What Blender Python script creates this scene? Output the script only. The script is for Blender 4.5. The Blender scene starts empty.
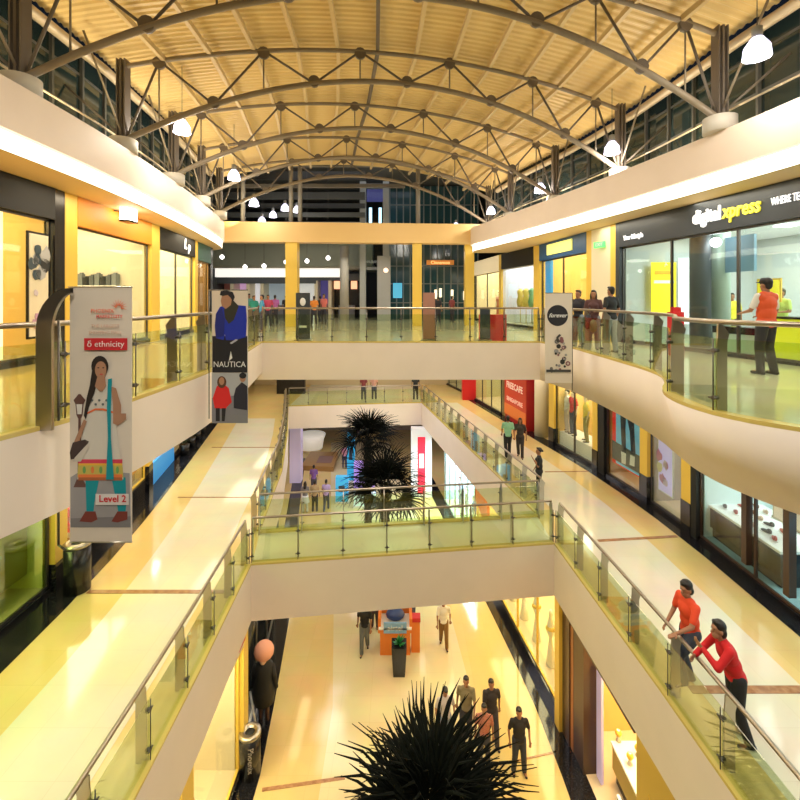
import bpy, math, random
from mathutils import Vector, Matrix
random.seed(7)
SC = bpy.context.scene
COL = SC.collection
PI = math.pi
F = 460.0            # focal length in pixels of the 800 px frame
EYE = 1.4            # eye height over the upper gallery floor
Z2, Z1, Z0 = 0.0, -5.3, -11.0

# ---------------------------------------------------------------- materials
MATS = {}
def mat(name, col=(.8, .8, .8), rough=.5, metal=0, emit=None, es=0, spec=.5, coat=0):
    if name in MATS: return MATS[name]
    m = bpy.data.materials.new(name); m.use_nodes = True
    b = m.node_tree.nodes['Principled BSDF']
    b.inputs['Base Color'].default_value = (*col, 1)
    b.inputs['Roughness'].default_value = rough
    b.inputs['Metallic'].default_value = metal
    b.inputs['Specular IOR Level'].default_value = spec
    if coat: b.inputs['Coat Weight'].default_value = coat; b.inputs['Coat Roughness'].default_value = .08
    if emit:
        b.inputs['Emission Color'].default_value = (*emit, 1)
        b.inputs['Emission Strength'].default_value = es
    MATS[name] = m
    return m
def noisy(name, c1, c2, scale=3, rough=.5, detail=4, bump=0, r2=None, coat=0, metal=0):
    m = mat(name, c1, rough, metal=metal, coat=coat); nt = m.node_tree; b = nt.nodes['Principled BSDF']
    tc = nt.nodes.new('ShaderNodeTexCoord')
    n = nt.nodes.new('ShaderNodeTexNoise'); n.inputs['Scale'].default_value = scale; n.inputs['Detail'].default_value = detail
    nt.links.new(tc.outputs['Object'], n.inputs['Vector'])
    r = nt.nodes.new('ShaderNodeValToRGB'); r.color_ramp.elements[0].position = .35; r.color_ramp.elements[1].position = .65
    r.color_ramp.elements[0].color = (*c1, 1); r.color_ramp.elements[1].color = (*c2, 1)
    nt.links.new(n.outputs['Fac'], r.inputs['Fac']); nt.links.new(r.outputs['Color'], b.inputs['Base Color'])
    if bump:
        bp = nt.nodes.new('ShaderNodeBump'); bp.inputs['Strength'].default_value = bump
        nt.links.new(n.outputs['Fac'], bp.inputs['Height']); nt.links.new(bp.outputs['Normal'], b.inputs['Normal'])
    return m
def tiles(name, c1, c2, joint, size=.8, rough=.1):
    """polished stone tiles with thin joints"""
    m = mat(name, c1, rough); nt = m.node_tree; b = nt.nodes['Principled BSDF']
    tc = nt.nodes.new('ShaderNodeTexCoord')
    br = nt.nodes.new('ShaderNodeTexBrick'); br.offset = 0; br.inputs['Scale'].default_value = 1
    br.inputs['Brick Width'].default_value = size; br.inputs['Row Height'].default_value = size
    br.inputs['Mortar Size'].default_value = .003; br.inputs['Mortar Smooth'].default_value = .2
    br.inputs['Color1'].default_value = (*c1, 1); br.inputs['Color2'].default_value = (*c2, 1)
    br.inputs['Mortar'].default_value = (*joint, 1); br.inputs['Bias'].default_value = -.2
    nt.links.new(tc.outputs['Object'], br.inputs['Vector'])
    n = nt.nodes.new('ShaderNodeTexNoise'); n.inputs['Scale'].default_value = .9; n.inputs['Detail'].default_value = 5
    nt.links.new(tc.outputs['Object'], n.inputs['Vector'])
    mx = nt.nodes.new('ShaderNodeMix'); mx.data_type = 'RGBA'; mx.blend_type = 'MULTIPLY'; mx.inputs[0].default_value = .35
    nt.links.new(br.outputs['Color'], mx.inputs[6]); nt.links.new(n.outputs['Color'], mx.inputs[7])
    hs = nt.nodes.new('ShaderNodeMix'); hs.data_type = 'RGBA'; hs.inputs[0].default_value = .25
    nt.links.new(mx.outputs[2], hs.inputs[6]); nt.links.new(br.outputs['Color'], hs.inputs[7])
    nt.links.new(hs.outputs[2], b.inputs['Base Color'])
    return m
def glass(name, tint=(.86, .95, .82), refl=.12):
    m = bpy.data.materials.new(name); m.use_nodes = True; nt = m.node_tree
    nt.nodes.remove(nt.nodes['Principled BSDF']); out = nt.nodes['Material Output']
    t = nt.nodes.new('ShaderNodeBsdfTransparent'); t.inputs['Color'].default_value = (*tint, 1)
    g = nt.nodes.new('ShaderNodeBsdfGlossy'); g.inputs['Roughness'].default_value = .03
    lw = nt.nodes.new('ShaderNodeLayerWeight'); lw.inputs['Blend'].default_value = .35
    mr = nt.nodes.new('ShaderNodeMapRange'); mr.inputs['To Min'].default_value = refl * .35; mr.inputs['To Max'].default_value = min(.75, refl * 3.5)
    nt.links.new(lw.outputs['Facing'], mr.inputs['Value'])
    mx = nt.nodes.new('ShaderNodeMixShader')
    nt.links.new(mr.outputs[0], mx.inputs['Fac']); nt.links.new(t.outputs[0], mx.inputs[1]); nt.links.new(g.outputs[0], mx.inputs[2])
    nt.links.new(mx.outputs[0], out.inputs['Surface'])
    MATS[name] = m; return m

mat('plaster', (.80, .66, .50), .55)
noisy('fascia', (.84, .725, .62), (.87, .75, .645), 1.2, .5)
noisy('fascia_up', (.86, .72, .60), (.89, .75, .63), 1.2, .5)
tiles('tile_pale', (.86, .80, .62), (.85, .785, .60), (.76, .68, .50), .8, .09)
tiles('tile_gold', (.86, .64, .26), (.88, .66, .29), (.76, .55, .22), .8, .09)
tiles('tile_ground', (.88, .76, .46), (.87, .74, .44), (.76, .62, .35), .9, .09)
noisy('joint_brown', (.32, .15, .07), (.48, .26, .13), 9, .12)
noisy('granite_black', (.006, .006, .008), (.02, .02, .024), 30, .08)
mat('steel', (.50, .46, .40), .28, 1)
mat('steel_rail', (.42, .36, .29), .34, 1)
mat('steel_dark', (.12, .11, .10), .35, .8)
mat('truss', (.27, .22, .155), .5, .1)
mat('truss_dark', (.17, .14, .11), .55, .2)
mat('tube', (.55, .46, .33), .4, .2)
mat('purlin', (.72, .55, .28), .5)
mat('roof_sheet', (.80, .60, .26), .45)
mat('yellow_paint', (.85, .58, .09), .4)
mat('beam_paint', (.83, .56, .22), .5)
mat('black', (.012, .012, .014), .25)
mat('black_matt', (.012, .012, .012), .7)
mat('white', (.9, .9, .88), .4)
mat('cream', (.85, .76, .55), .5)
mat('grey', (.35, .36, .36), .5)
mat('darkgrey', (.08, .09, .1), .5)
mat('drum', (.62, .58, .5), .6)
mat('clere', (.02, .035, .035), .06, spec=.8)
mat('mullion', (.10, .10, .09), .5)
mat('orange', (.80, .30, .015), .5)
mat('wood', (.35, .17, .06), .4)
mat('brown_dark', (.07, .035, .02), .3)
mat('red', (.62, .015, .02), .4)
mat('cove', (1, .95, .82), .5, emit=(1, .93, .78), es=5)
mat('bulb', (1, 1, 1), .5, emit=(.95, .95, 1), es=60)
mat('sign_white', (1, 1, 1), .5, emit=(1, 1, 1), es=2.2)
mat('sign_yellow', (1, .9, .1), .5, emit=(.95, .85, .04), es=1.3)
mat('sign_green', (.1, .9, .2), .5, emit=(.1, .9, .15), es=1.6)
glass('glass_rail', (.89, .95, .80), .13)
glass('glass_shop', (.93, .97, .94), .05)
glass('glass_green', (.74, .86, .56), .10)
def M(n): return MATS[n]
def cmat(c, rough=.6, metal=0):
    """a plain coloured material, made once per colour"""
    k = 'tint_%02x%02x%02x_%d' % tuple([int(max(0, min(1, v)) * 255) for v in c] + [int(rough * 10)])
    return mat(k, c, rough, metal)
def lit(c, s):
    k = 'lit_%02x%02x%02x_%d' % tuple([int(max(0, min(1, v)) * 255) for v in c] + [int(s * 10)])
    return mat(k, c, .5, emit=c, es=s)

# ---------------------------------------------------------------- mesh builder
class MB:
    def __init__(s): s.v = []; s.f = []; s.mi = []; s.m = []; s.cur = 0; s.sm = []; s.smooth = False
    def use(s, m):
        if isinstance(m, str): m = MATS[m]
        if m not in s.m: s.m.append(m)
        s.cur = s.m.index(m); return s
    def face(s, idx): s.f.append(tuple(idx)); s.mi.append(s.cur); s.sm.append(s.smooth)
    def quad(s, a, b, c, d):
        n = len(s.v); s.v += [tuple(a), tuple(b), tuple(c), tuple(d)]; s.face((n, n + 1, n + 2, n + 3)); return s
    def box(s, c, d, rz=0):
        x, y, z = d[0] / 2, d[1] / 2, d[2] / 2; n = len(s.v); cr, sr = math.cos(rz), math.sin(rz)
        for sx, sy, sz in ((-1, -1, -1), (1, -1, -1), (1, 1, -1), (-1, 1, -1), (-1, -1, 1), (1, -1, 1), (1, 1, 1), (-1, 1, 1)):
            px, py = sx * x, sy * y
            s.v.append((c[0] + px * cr - py * sr, c[1] + px * sr + py * cr, c[2] + sz * z))
        for q in ((3, 2, 1, 0), (4, 5, 6, 7), (0, 1, 5, 4), (1, 2, 6, 5), (2, 3, 7, 6), (3, 0, 4, 7)): s.face([n + i for i in q])
        return s
    def wall(s, a, b, z0, z1, t=.1, off=0):
        """upright slab from a to b in plan; off shifts it to the left of a->b"""
        a = Vector((a[0], a[1])); b = Vector((b[0], b[1])); d = (b - a)
        if d.length < 1e-6: return s
        u = d.normalized(); n = Vector((-u.y, u.x)); c = (a + b) / 2 + n * off
        return s.box((c.x, c.y, (z0 + z1) / 2), (d.length, t, z1 - z0), math.atan2(u.y, u.x))
    def prism(s, poly, z0, z1):
        ar = sum(poly[i][0] * poly[(i + 1) % len(poly)][1] - poly[(i + 1) % len(poly)][0] * poly[i][1] for i in range(len(poly)))
        if ar < 0: poly = poly[::-1]
        n = len(s.v); k = len(poly)
        s.v += [(p[0], p[1], z0) for p in poly] + [(p[0], p[1], z1) for p in poly]
        s.face([n + i for i in range(k)][::-1]); s.face([n + k + i for i in range(k)])
        for i in range(k): j = (i + 1) % k; s.face((n + i, n + j, n + k + j, n + k + i))
        return s
    def tube(s, a, b, r, n=8, r2=None, caps=True):
        a = Vector(a); b = Vector(b); r2 = r if r2 is None else r2
        d = (b - a)
        if d.length < 1e-6: return s
        d.normalize(); q = d.to_track_quat('Z', 'Y'); k = len(s.v)
        for p, rr in ((a, r), (b, r2)):
            for i in range(n):
                t = 2 * PI * i / n; s.v.append(tuple(p + q @ Vector((math.cos(t) * rr, math.sin(t) * rr, 0))))
        sm = s.smooth; s.smooth = True
        for i in range(n): j = (i + 1) % n; s.face((k + i, k + j, k + n + j, k + n + i))
        s.smooth = sm
        if caps: s.face([k + i for i in range(n)][::-1]); s.face([k + n + i for i in range(n)])
        return s
    def sweep(s, pts, r, n=8):
        pts = [Vector(p) for p in pts]; k = len(s.v); m = len(pts)
        for i, p in enumerate(pts):
            d = (pts[min(i + 1, m - 1)] - pts[max(i - 1, 0)]).normalized()
            up = Vector((0, 0, 1)) if abs(d.z) < .95 else Vector((1, 0, 0))
            x = d.cross(up).normalized(); y = x.cross(d).normalized()
            rr = r[i] if isinstance(r, (list, tuple)) else r
            for j in range(n):
                t = 2 * PI * j / n; s.v.append(tuple(p + x * math.cos(t) * rr + y * math.sin(t) * rr))
        sm = s.smooth; s.smooth = True
        for i in range(m - 1):
            for j in range(n):
                jj = (j + 1) % n; s.face((k + i * n + j, k + (i + 1) * n + j, k + (i + 1) * n + jj, k + i * n + jj)[::-1])
        s.smooth = sm
        s.face([k + j for j in range(n)]); s.face([k + (m - 1) * n + j for j in range(n)][::-1])
        return s
    def lathe(s, c, prof, n=16):
        """prof: list of (radius, z) from bottom to top"""
        k = len(s.v); m = len(prof)
        for r, z in prof:
            for i in range(n): t = 2 * PI * i / n; s.v.append((c[0] + r * math.cos(t), c[1] + r * math.sin(t), c[2] + z))
        sm = s.smooth; s.smooth = True
        for a in range(m - 1):
            for i in range(n): j = (i + 1) % n; s.face((k + a * n + i, k + a * n + j, k + (a + 1) * n + j, k + (a + 1) * n + i))
        s.smooth = sm
        if prof[0][0] > 1e-4: s.face([k + i for i in range(n)][::-1])
        if prof[-1][0] > 1e-4: s.face([k + (m - 1) * n + i for i in range(n)])
        return s
    def ball(s, c, r, n=10, m=7, rot=None):
        if not isinstance(r, (tuple, list)): r = (r, r, r)
        k = len(s.v); sm = s.smooth; s.smooth = True
        R = rot if rot is not None else Matrix.Identity(3)
        C = Vector(c)
        s.v.append(tuple(C + R @ Vector((0, 0, -r[2]))))
        for a in range(1, m):
            ph = -PI / 2 + PI * a / m
            for i in range(n):
                t = 2 * PI * i / n
                s.v.append(tuple(C + R @ Vector((r[0] * math.cos(ph) * math.cos(t), r[1] * math.cos(ph) * math.sin(t), r[2] * math.sin(ph)))))
        s.v.append(tuple(C + R @ Vector((0, 0, r[2])))); top = len(s.v) - 1
        for i in range(n): j = (i + 1) % n; s.face((k, k + 1 + j, k + 1 + i)); s.face((top, k + 1 + (m - 2) * n + i, k + 1 + (m - 2) * n + j))
        for a in range(m - 2):
            for i in range(n): j = (i + 1) % n; s.face((k + 1 + a * n + i, k + 1 + a * n + j, k + 1 + (a + 1) * n + j, k + 1 + (a + 1) * n + i))
        s.smooth = sm
        return s
    def strip(s, A, B):
        """quads between two equally long 3D polylines"""
        k = len(s.v); n = len(A); s.v += [tuple(p) for p in A] + [tuple(p) for p in B]
        for i in range(n - 1): s.face((k + i, k + i + 1, k + n + i + 1, k + n + i))
        return s
    def mesh(s, name, shift=None):
        me = bpy.data.meshes.new(name)
        v = s.v if shift is None else [(p[0] - shift[0], p[1] - shift[1], p[2] - shift[2]) for p in s.v]
        me.from_pydata(v, [], s.f)
        for m in s.m: me.materials.append(m)
        me.polygons.foreach_set('material_index', s.mi)
        me.polygons.foreach_set('use_smooth', s.sm)
        me.update(); return me
    def build(s, name, parent=None, world=True, loc=None):
        """ONE mesh object; with a parent its vertices are moved into the parent's frame"""
        shift = None
        if parent is not None and world: shift = ORIG.get(parent.name, (0, 0, 0))
        if parent is None and loc is not None: shift = loc
        o = bpy.data.objects.new(name, s.mesh(name, shift)); COL.objects.link(o)
        if parent is not None: o.parent = parent
        if parent is None and loc is not None: o.location = loc; ORIG[o.name] = tuple(loc)
        elif parent is not None: ORIG[o.name] = ORIG.get(parent.name, (0, 0, 0))
        return o
ORIG = {}
def tag(o, label, cat, group=None):
    o['label'] = label; o['category'] = cat
    if group: o['group'] = group
    return o
def thing(name, label, cat, loc=(0, 0, 0), rz=0, group=None):
    o = bpy.data.objects.new(name, None); o.empty_display_size = .1; COL.objects.link(o)
    o.location = loc; o.rotation_euler = (0, 0, rz); ORIG[o.name] = tuple(loc)
    return tag(o, label, cat, group)
def struct(o): o['kind'] = 'structure'; return o
def dup(root, loc, rz=None, label=None, group=None, scale=None):
    r = root.copy(); COL.objects.link(r); r.location = loc
    if rz is not None: r.rotation_euler = (0, 0, rz)
    if label: r['label'] = label
    if group: r['group'] = group
    if scale: r.scale = (scale,) * 3
    for ch in list(root.children):
        c = ch.copy(); COL.objects.link(c); c.parent = r
        for g in list(ch.children):
            d = g.copy(); COL.objects.link(d); d.parent = c
    return r
def text_mesh(txt, size, material, depth=.01, align='CENTER', bold=0, shear=0, sx=1):
    cu = bpy.data.curves.new('t', 'FONT'); cu.body = txt; cu.size = size; cu.extrude = depth; cu.align_x = align; cu.align_y = 'CENTER'
    cu.offset = bold; cu.shear = shear; cu.resolution_u = 2
    o = bpy.data.objects.new('t', cu); COL.objects.link(o)
    dg = bpy.context.evaluated_depsgraph_get(); dg.update()
    me = bpy.data.meshes.new_from_object(o.evaluated_get(dg))
    bpy.data.objects.remove(o); bpy.data.curves.remove(cu)
    if sx != 1:
        for v in me.vertices: v.co.x *= sx
    me.materials.clear(); me.materials.append(material if not isinstance(material, str) else MATS[material])
    return me
def put_text(name, txt, size, material, pos, facing, parent, fit=None, **kw):
    """upright lettering centred at pos; facing = unit plan vector the letters look towards"""
    me = text_mesh(txt, size, material, **kw)
    if fit:
        xs = [v.co.x for v in me.vertices]; q = fit / (max(xs) - min(xs)); c = (max(xs) + min(xs)) / 2
        for v in me.vertices: v.co.x = (v.co.x - c) * q
    fx, fy = facing; L = math.hypot(fx, fy); fx /= L; fy /= L
    X = Vector((-fy, fx, 0)); Z = Vector((fx, fy, 0)); Y = Vector((0, 0, 1))
    R = Matrix((X, Y, Z)).transposed().to_4x4()
    me.transform(Matrix.Translation(Vector(pos)) @ R)
    if parent is not None:
        sh = ORIG.get(parent.name, (0, 0, 0)); me.transform(Matrix.Translation(-Vector(sh)))
    o = bpy.data.objects.new(name, me); COL.objects.link(o); o.parent = parent
    return o

def at(px, py, z):
    """plan point of the place seen at pixel px,py on the level z"""
    D = (EYE - z) * F / (py - 300.0); return ((px - 400) / F * D, D)
def DX(line, px):
    """depth at which the vertical sight line px meets the plan line"""
    lo, hi = 1.0, 40.0
    s = 1 if px > 400 else -1
    for _ in range(40):
        m = (lo + hi) / 2; r = s * (along(line, m)[0] / m - (px - 400) / F)
        if r > 0: lo = m
        else: hi = m
    return (lo + hi) / 2
def lerp(a, b, t): return tuple(a[i] + (b[i] - a[i]) * t for i in range(len(a)))
def along(line, D):
    """point on a plan polyline at depth D"""
    for a, b in zip(line, line[1:]):
        if min(a[1], b[1]) <= D <= max(a[1], b[1]) and a[1] != b[1]:
            return lerp(a, b, (D - a[1]) / (b[1] - a[1]))
    a, b = (line[0], line[1]) if abs(D - line[0][1]) < abs(D - line[-1][1]) else (line[-2], line[-1])
    return lerp(a, b, (D - a[1]) / (b[1] - a[1]))
def smooth_line(P, n=2):
    for _ in range(n):
        Q = [P[0]]
        for a, b in zip(P, P[1:]): Q += [lerp(a, b, .25), lerp(a, b, .75)]
        Q.append(P[-1]); P = Q
    return P
def resample(P, step):
    out = [P[0]]; acc = 0
    L = sum(math.dist(a, b) for a, b in zip(P, P[1:])); n = max(1, round(L / step)); st = L / n; need = st
    for a, b in zip(P, P[1:]):
        d = math.dist(a, b)
        while acc + d >= need - 1e-6 and len(out) < n:
            out.append(lerp(a, b, (need - acc) / d)); need += st
        acc += d
    out.append(P[-1]); return out
# ---------------------------------------------------------------- plan lines
L2L = smooth_line([(-4.9, -2), (-4.55, 1.5), (-4.1, 4.1), (-3.72, 5.4), (-3.65, 7.0), (-3.62, 8.8), (-3.95, 11.5), (-4.5, 15)])
L2R = [(4.57, 15)] + smooth_line([(4.95, 13.2), (4.92, 10.5), (4.85, 8.6), (4.45, 7.7), (3.9, 6.9), (3.72, 6.1), (3.85, 5.3), (4.5, 4.6), (5.6, 3.9), (7.2, 3.2), (8.9, 2.9)])
L2Rb = [(4.57, 15)] + smooth_line([(4.9, 13.2), (5.0, 10.5), (4.85, 8.6), (4.65, 7.7), (4.5, 6.9), (4.6, 6.1), (4.95, 5.3), (5.5, 4.6), (6.3, 3.9), (7.6, 3.2), (8.9, 2.9)])
BL = smooth_line([(-6.9, -2), (-6.75, 4), (-6.7, 7.5), (-6.75, 10.3), (-7.0, 13), (-7.35, 15.8), (-7.9, 19), (-8.45, 22), (-8.9, 23.4), (-9.7, 24)])
BR = smooth_line([(8.3, -2), (7.9, 4), (7.6, 8.0), (7.1, 10.9), (6.1, 15.5), (5.2, 19), (4.1, 23), (3.7, 24.2), (3.9, 25.2)])
LS2 = [(-8.0, -2), (-8.0, 9.2), (-8.2, 13), (-8.6, 17), (-9.0, 20), (-9.4, 22.8)]
RS2 = [(9.9, 2.5), (7.4, 15.3), (6.6, 21.7), (5.8, 26), (5.1, 32)]
LW1 = smooth_line([(-7.1, -2), (-7.12, 8.2), (-7.3, 10.5), (-7.6, 13.1), (-8.3, 17), (-9.9, 25)], 1)
LS1 = smooth_line([(-7.85, -2), (-7.9, 8.2), (-8.05, 10.5), (-8.35, 13.1), (-9.05, 17), (-10.7, 25)], 1)
RW1 = smooth_line([(8, -2), (7.95, 9), (7.95, 13.3), (7.45, 17.8), (6.5, 22), (5.6, 26), (4.3, 32)], 1)
RS1 = [(p[0] + .46, p[1]) for p in RW1]
N1 = [(-3.45, -2), (-3.55, 6.2), (-3.6, 8.3), (-3.75, 11.6), (4.22, 12.6), (4.45, 7.9), (4.5, 6.2), (4.55, -2)]
FO = [(-4.05, 13.35), (-4.6, 18), (-5.6, 23), (-7.0, 28.9), (1.4, 29.9), (4.25, 14.35)]
LS0 = [(-4.2, -2), (-4.2, 12.2), (-4.9, 18), (-6.2, 25), (-8, 36)]
LI0 = [(-3.6, -2), (-3.65, 12.3), (-4.3, 17.9), (-5.6, 25), (-7.4, 36)]
RS0 = [(4.95, -2), (4.9, 11), (4.75, 13.3), (4.1, 19.1), (3.2, 25), (1.6, 36)]
RI0 = [(4.3, -2), (4.25, 11.4), (4.1, 14.5), (3.5, 19.1), (2.6, 25), (1.0, 36)]

# ---------------------------------------------------------------- floors and slabs
def slab(name, poly, ztop, zbot, top, side='fascia'):
    b = MB(); ar = sum(poly[i][0] * poly[(i + 1) % len(poly)][1] - poly[(i + 1) % len(poly)][0] * poly[i][1] for i in range(len(poly)))
    if ar < 0: poly = poly[::-1]
    k = len(poly); b.v = [(p[0], p[1], zbot) for p in poly] + [(p[0], p[1], ztop) for p in poly]
    b.use(side); b.face(list(range(k))[::-1]); b.use(top); b.face([k + i for i in range(k)]); b.use(side)
    for i in range(k): j = (i + 1) % k; b.face((i, j, k + j, k + i))
    return struct(b.build(name))
# upper gallery: left, right, bridge and the far floor
slab('floor', L2L + [(-14, 15), (-14, -2)], Z2, Z2 - .97, 'tile_gold')
slab('floor', [(-14, 15), (14, 15), (14, 40), (-22, 40)], Z2, Z2 - 1.2, 'tile_pale')
# right gallery floor with a leaning edge that bulges into the atrium
def loft_slab(name, top, bot, outer, zt, zb, mt, ms):
    b = MB(); n = len(top); b.v = [(p[0], p[1], zt) for p in top] + [(p[0], p[1], zb) for p in bot]
    b.use(ms); b.smooth = True
    for i in range(n - 1): b.face((i + 1, i, n + i, n + i + 1))
    b.smooth = False
    k = len(b.v); b.v += [(p[0], p[1], zt) for p in outer] + [(p[0], p[1], zb) for p in outer]; m = len(outer)
    b.use(mt); b.face(list(range(n)) + [k + i for i in range(m)])
    b.use(ms); b.face([n + i for i in range(n)][::-1] + [k + m + i for i in range(m)][::-1])
    return struct(b.build(name))
loft_slab('floor', L2R, L2Rb, [(14, 2.9), (14, 15)], Z2, Z2 - 1.2, 'tile_pale', 'fascia')
# middle gallery
slab('floor', [(-14, -2)] + [N1[0], N1[1], N1[2], N1[3], FO[0], FO[1], FO[2], FO[3]] + [(-7.0, 40), (-14, 40)], Z1, Z1 - 1.4, 'tile_gold')
slab('floor', [(14, -2)] + [N1[7], N1[6], N1[5], N1[4], FO[5], FO[4]] + [(1.4, 40), (14, 40)], Z1, Z1 - 1.4, 'tile_gold')
slab('floor', [N1[3], N1[4], FO[5], FO[0]], Z1, Z1 - 1.4, 'tile_pale')
slab('floor', [FO[3], FO[4], (1.4, 40), (-7.0, 40)], Z1, Z1 - 1.4, 'tile_pale')
# ground floor
slab('floor', [(-14, -3), (14, -3), (14, 60), (-22, 60)], Z0, Z0 - .4, 'tile_gold')

def inlay(name, A, B, z, m, h=.004):
    """a thin flush inlay between two plan polylines with the same number of points"""
    b = MB().use(m); b.prism(list(A) + list(B)[::-1], z, z + h); return struct(b.build(name))
def offs(line, d, Ds): return [(along(line, D)[0] + d, D) for D in Ds]
DL = [-2, 2, 6, 8.3, 10, 12, 14, 17, 20, 23, 26]
inlay('trim_1', offs(LW1, 1.0, DL), [(along([N1[0], N1[1], N1[2], N1[3], FO[0], FO[1], FO[2], FO[3]], D)[0] - .75, D) for D in DL], Z1, 'tile_pale')
DR = [-2, 3, 6, 9, 11, 13, 15, 18, 21, 24, 27, 30]
inlay('trim_2', [(along([N1[7], N1[6], N1[5], N1[4], FO[5], FO[4]], D)[0] + .7, D) for D in DR], offs(RW1, -1.0, DR), Z1, 'tile_pale')
inlay('trim_3', [(-1.9, -2), (-2.05, 14), (-2.6, 18), (-3.9, 26), (-6, 40)], [(2.3, -2), (2.3, 14), (2.0, 18), (1.0, 26), (-1, 40)], Z0, 'tile_ground')
# black granite along the shopfronts
DB = [-2, 4, 8, 10, 12, 14, 16, 18, 20, 22, 25]
def band(nm, Lin, Lout, z, Ds, ext=.1):
    s = 1 if Lout[0][0] > 0 else -1
    inlay(nm, offs(Lin, 0, Ds), offs(Lout, s * ext, Ds), z, 'granite_black', .012)
band('trim_4', LW1, LS1, Z1, DB); band('trim_5', RW1, RS1, Z1, DB + [28, 31])
band('trim_6', LI0, LS0, Z0, DB + [30, 36]); band('trim_7', RI0, RS0, Z0, DB + [30, 36])
# brown joint lines running across
def cross(nm, p0, p1, z, w):
    b = MB().use('joint_brown'); b.wall(p0, p1, z + .004, z + .012, w); struct(b.build(nm))
cross('trim_8', at(88, 592, Z1), at(228, 592, Z1), Z1, .13)
cross('trim_9', at(178, 497.5, Z1), at(258, 497.5, Z1), Z1, .06)
cross('trim_10', at(212, 447.5, Z1), at(277, 447.5, Z1), Z1, .08)
cross('trim_11', at(598, 541, Z1), at(677, 536.5, Z1), Z1, .12)
cross('trim_12', at(690, 690, Z1), at(850, 690, Z1), Z1, .16)
cross('trim_13', at(545, 472, Z1), at(588, 471.5, Z1), Z1, .07)
cross('trim_14', at(262, 790, Z0), at(345, 778, Z0), Z0, .09)
cross('trim_15', at(500, 765, Z0), at(556, 752, Z0), Z0, .05)
# bright curb nosing under each glass line
mat('curb', (.66, .50, .14), .25)
def nosing(nm, line, z, side, w=.16, h=.05):
    pts = [Vector((p[0], p[1])) for p in line]; off = []
    for i, p in enumerate(pts):
        d = (pts[min(i + 1, len(pts) - 1)] - pts[max(i - 1, 0)]).normalized(); n = Vector((-d.y, d.x)) * side; off.append(p + n * w)
    b = MB().use('curb'); b.prism([tuple(p) for p in pts] + [tuple(p) for p in off][::-1], z + .001, z + h); struct(b.build(nm))

# ---------------------------------------------------------------- soffit and lit edge over the upper shops
def ledge(line, outer_x, side, nm, nms):
    b = MB().use('fascia_up'); n = len(line); s = side
    # fascia face, soffit, ledge top
    zt, zb, zc = 5.2, 3.98, 4.33
    b.smooth = True
    A = [(p[0], p[1], zt) for p in line]; Bq = [(p[0], p[1], zc) for p in line]
    b.strip(A, Bq) if s > 0 else b.strip(Bq, A)
    C = [(p[0] + s * .12, p[1], zc) for p in line]; D = [(p[0] + s * .12, p[1], zb) for p in line]
    b.strip(Bq, C)
    E = [(outer_x, p[1], zb) for p in line]; G = [(outer_x, p[1], zt) for p in line]
    b.use('soffit'); b.strip(D, E); b.use('fascia_up'); b.strip(A, G)
    struct(b.build(nm))
    c = MB().use('cove'); c.strip([(p[0] + s * .11, p[1], zc - .005) for p in line], [(p[0] + s * .11, p[1], zb + .005) for p in line])
    struct(c.build(nms))
mat('soffit', (.84, .62, .32), .6)
ledge(BL, -14, -1, 'ceiling', 'trim_16')
ledge(BR, 14, 1, 'ceiling', 'trim_17')

# ---------------------------------------------------------------- far yellow portal beam on the bridge level
b = MB().use('beam_paint'); b.wall((-9.6, 24.3), (4.6, 25.2), 4.45, 5.5, .7)
struct(b.build('beam'))
def pillar(x, D, w, z0, z1, m, name='pillar'):
    b = MB().use(m); b.box((x, D, (z0 + z1) / 2), (w, w, z1 - z0)); return struct(b.build(name))
pillar((292.5 - 400) / F * 24.6, 24.6, .62, 0, 4.45, 'yellow_paint')
pillar((417 - 400) / F * 25.0, 25.0, .5, 0, 4.45, 'yellow_paint')
pillar((469 - 400) / F * 25.6, 25.6, .5, 0, 4.45, 'yellow_paint')

# ---------------------------------------------------------------- barrel roof
RL = [(-6.75, -3), (-6.72, 1), (-6.7, 5.0), (-6.72, 8.6), (-6.78, 11.9), (-7.1, 15.2), (-7.6, 18.5), (-8.1, 21.6), (-8.6, 24.5)]
RR = [(8.3, -2), (7.8, 2.6), (7.4, 6.6), (6.94, 10.47), (6.65, 14.6), (5.9, 18.5), (4.95, 22), (4.45, 25), (4.0, 27.5)]
def arc_pt(L, R, t, ze, za):
    p = lerp(L, R, t); h = 1 - (2 * t - 1) ** 2; return (p[0], p[1], ze + (za - ze) * h)
def roof_row(u):
    i = min(int(u), len(RL) - 2); f = u - i; return lerp(RL[i], RL[i + 1], f), lerp(RR[i], RR[i + 1], f)
b = MB().use('roof_sheet'); rows = []; N = 40; K = 40 * 13
for k in range(K + 1):
    u = .4 + 7.25 * k / K
    L, R = roof_row(u); L = (L[0] - .9, L[1]); R = (R[0] + .9, R[1])
    dz = (0, .035, .035, 0)[k % 4]
    rows.append([arc_pt(L, R, j / N, 7.62, 8.72) for j in range(N + 1)])
    rows[-1] = [(p[0], p[1], p[2] + dz) for p in rows[-1]]
for r in rows: b.v += r
for k in range(K):
    for j in range(N): a = k * (N + 1) + j; b.face((a, a + 1, a + N + 2, a + N + 1))
struct(b.build('roof'))
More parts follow.
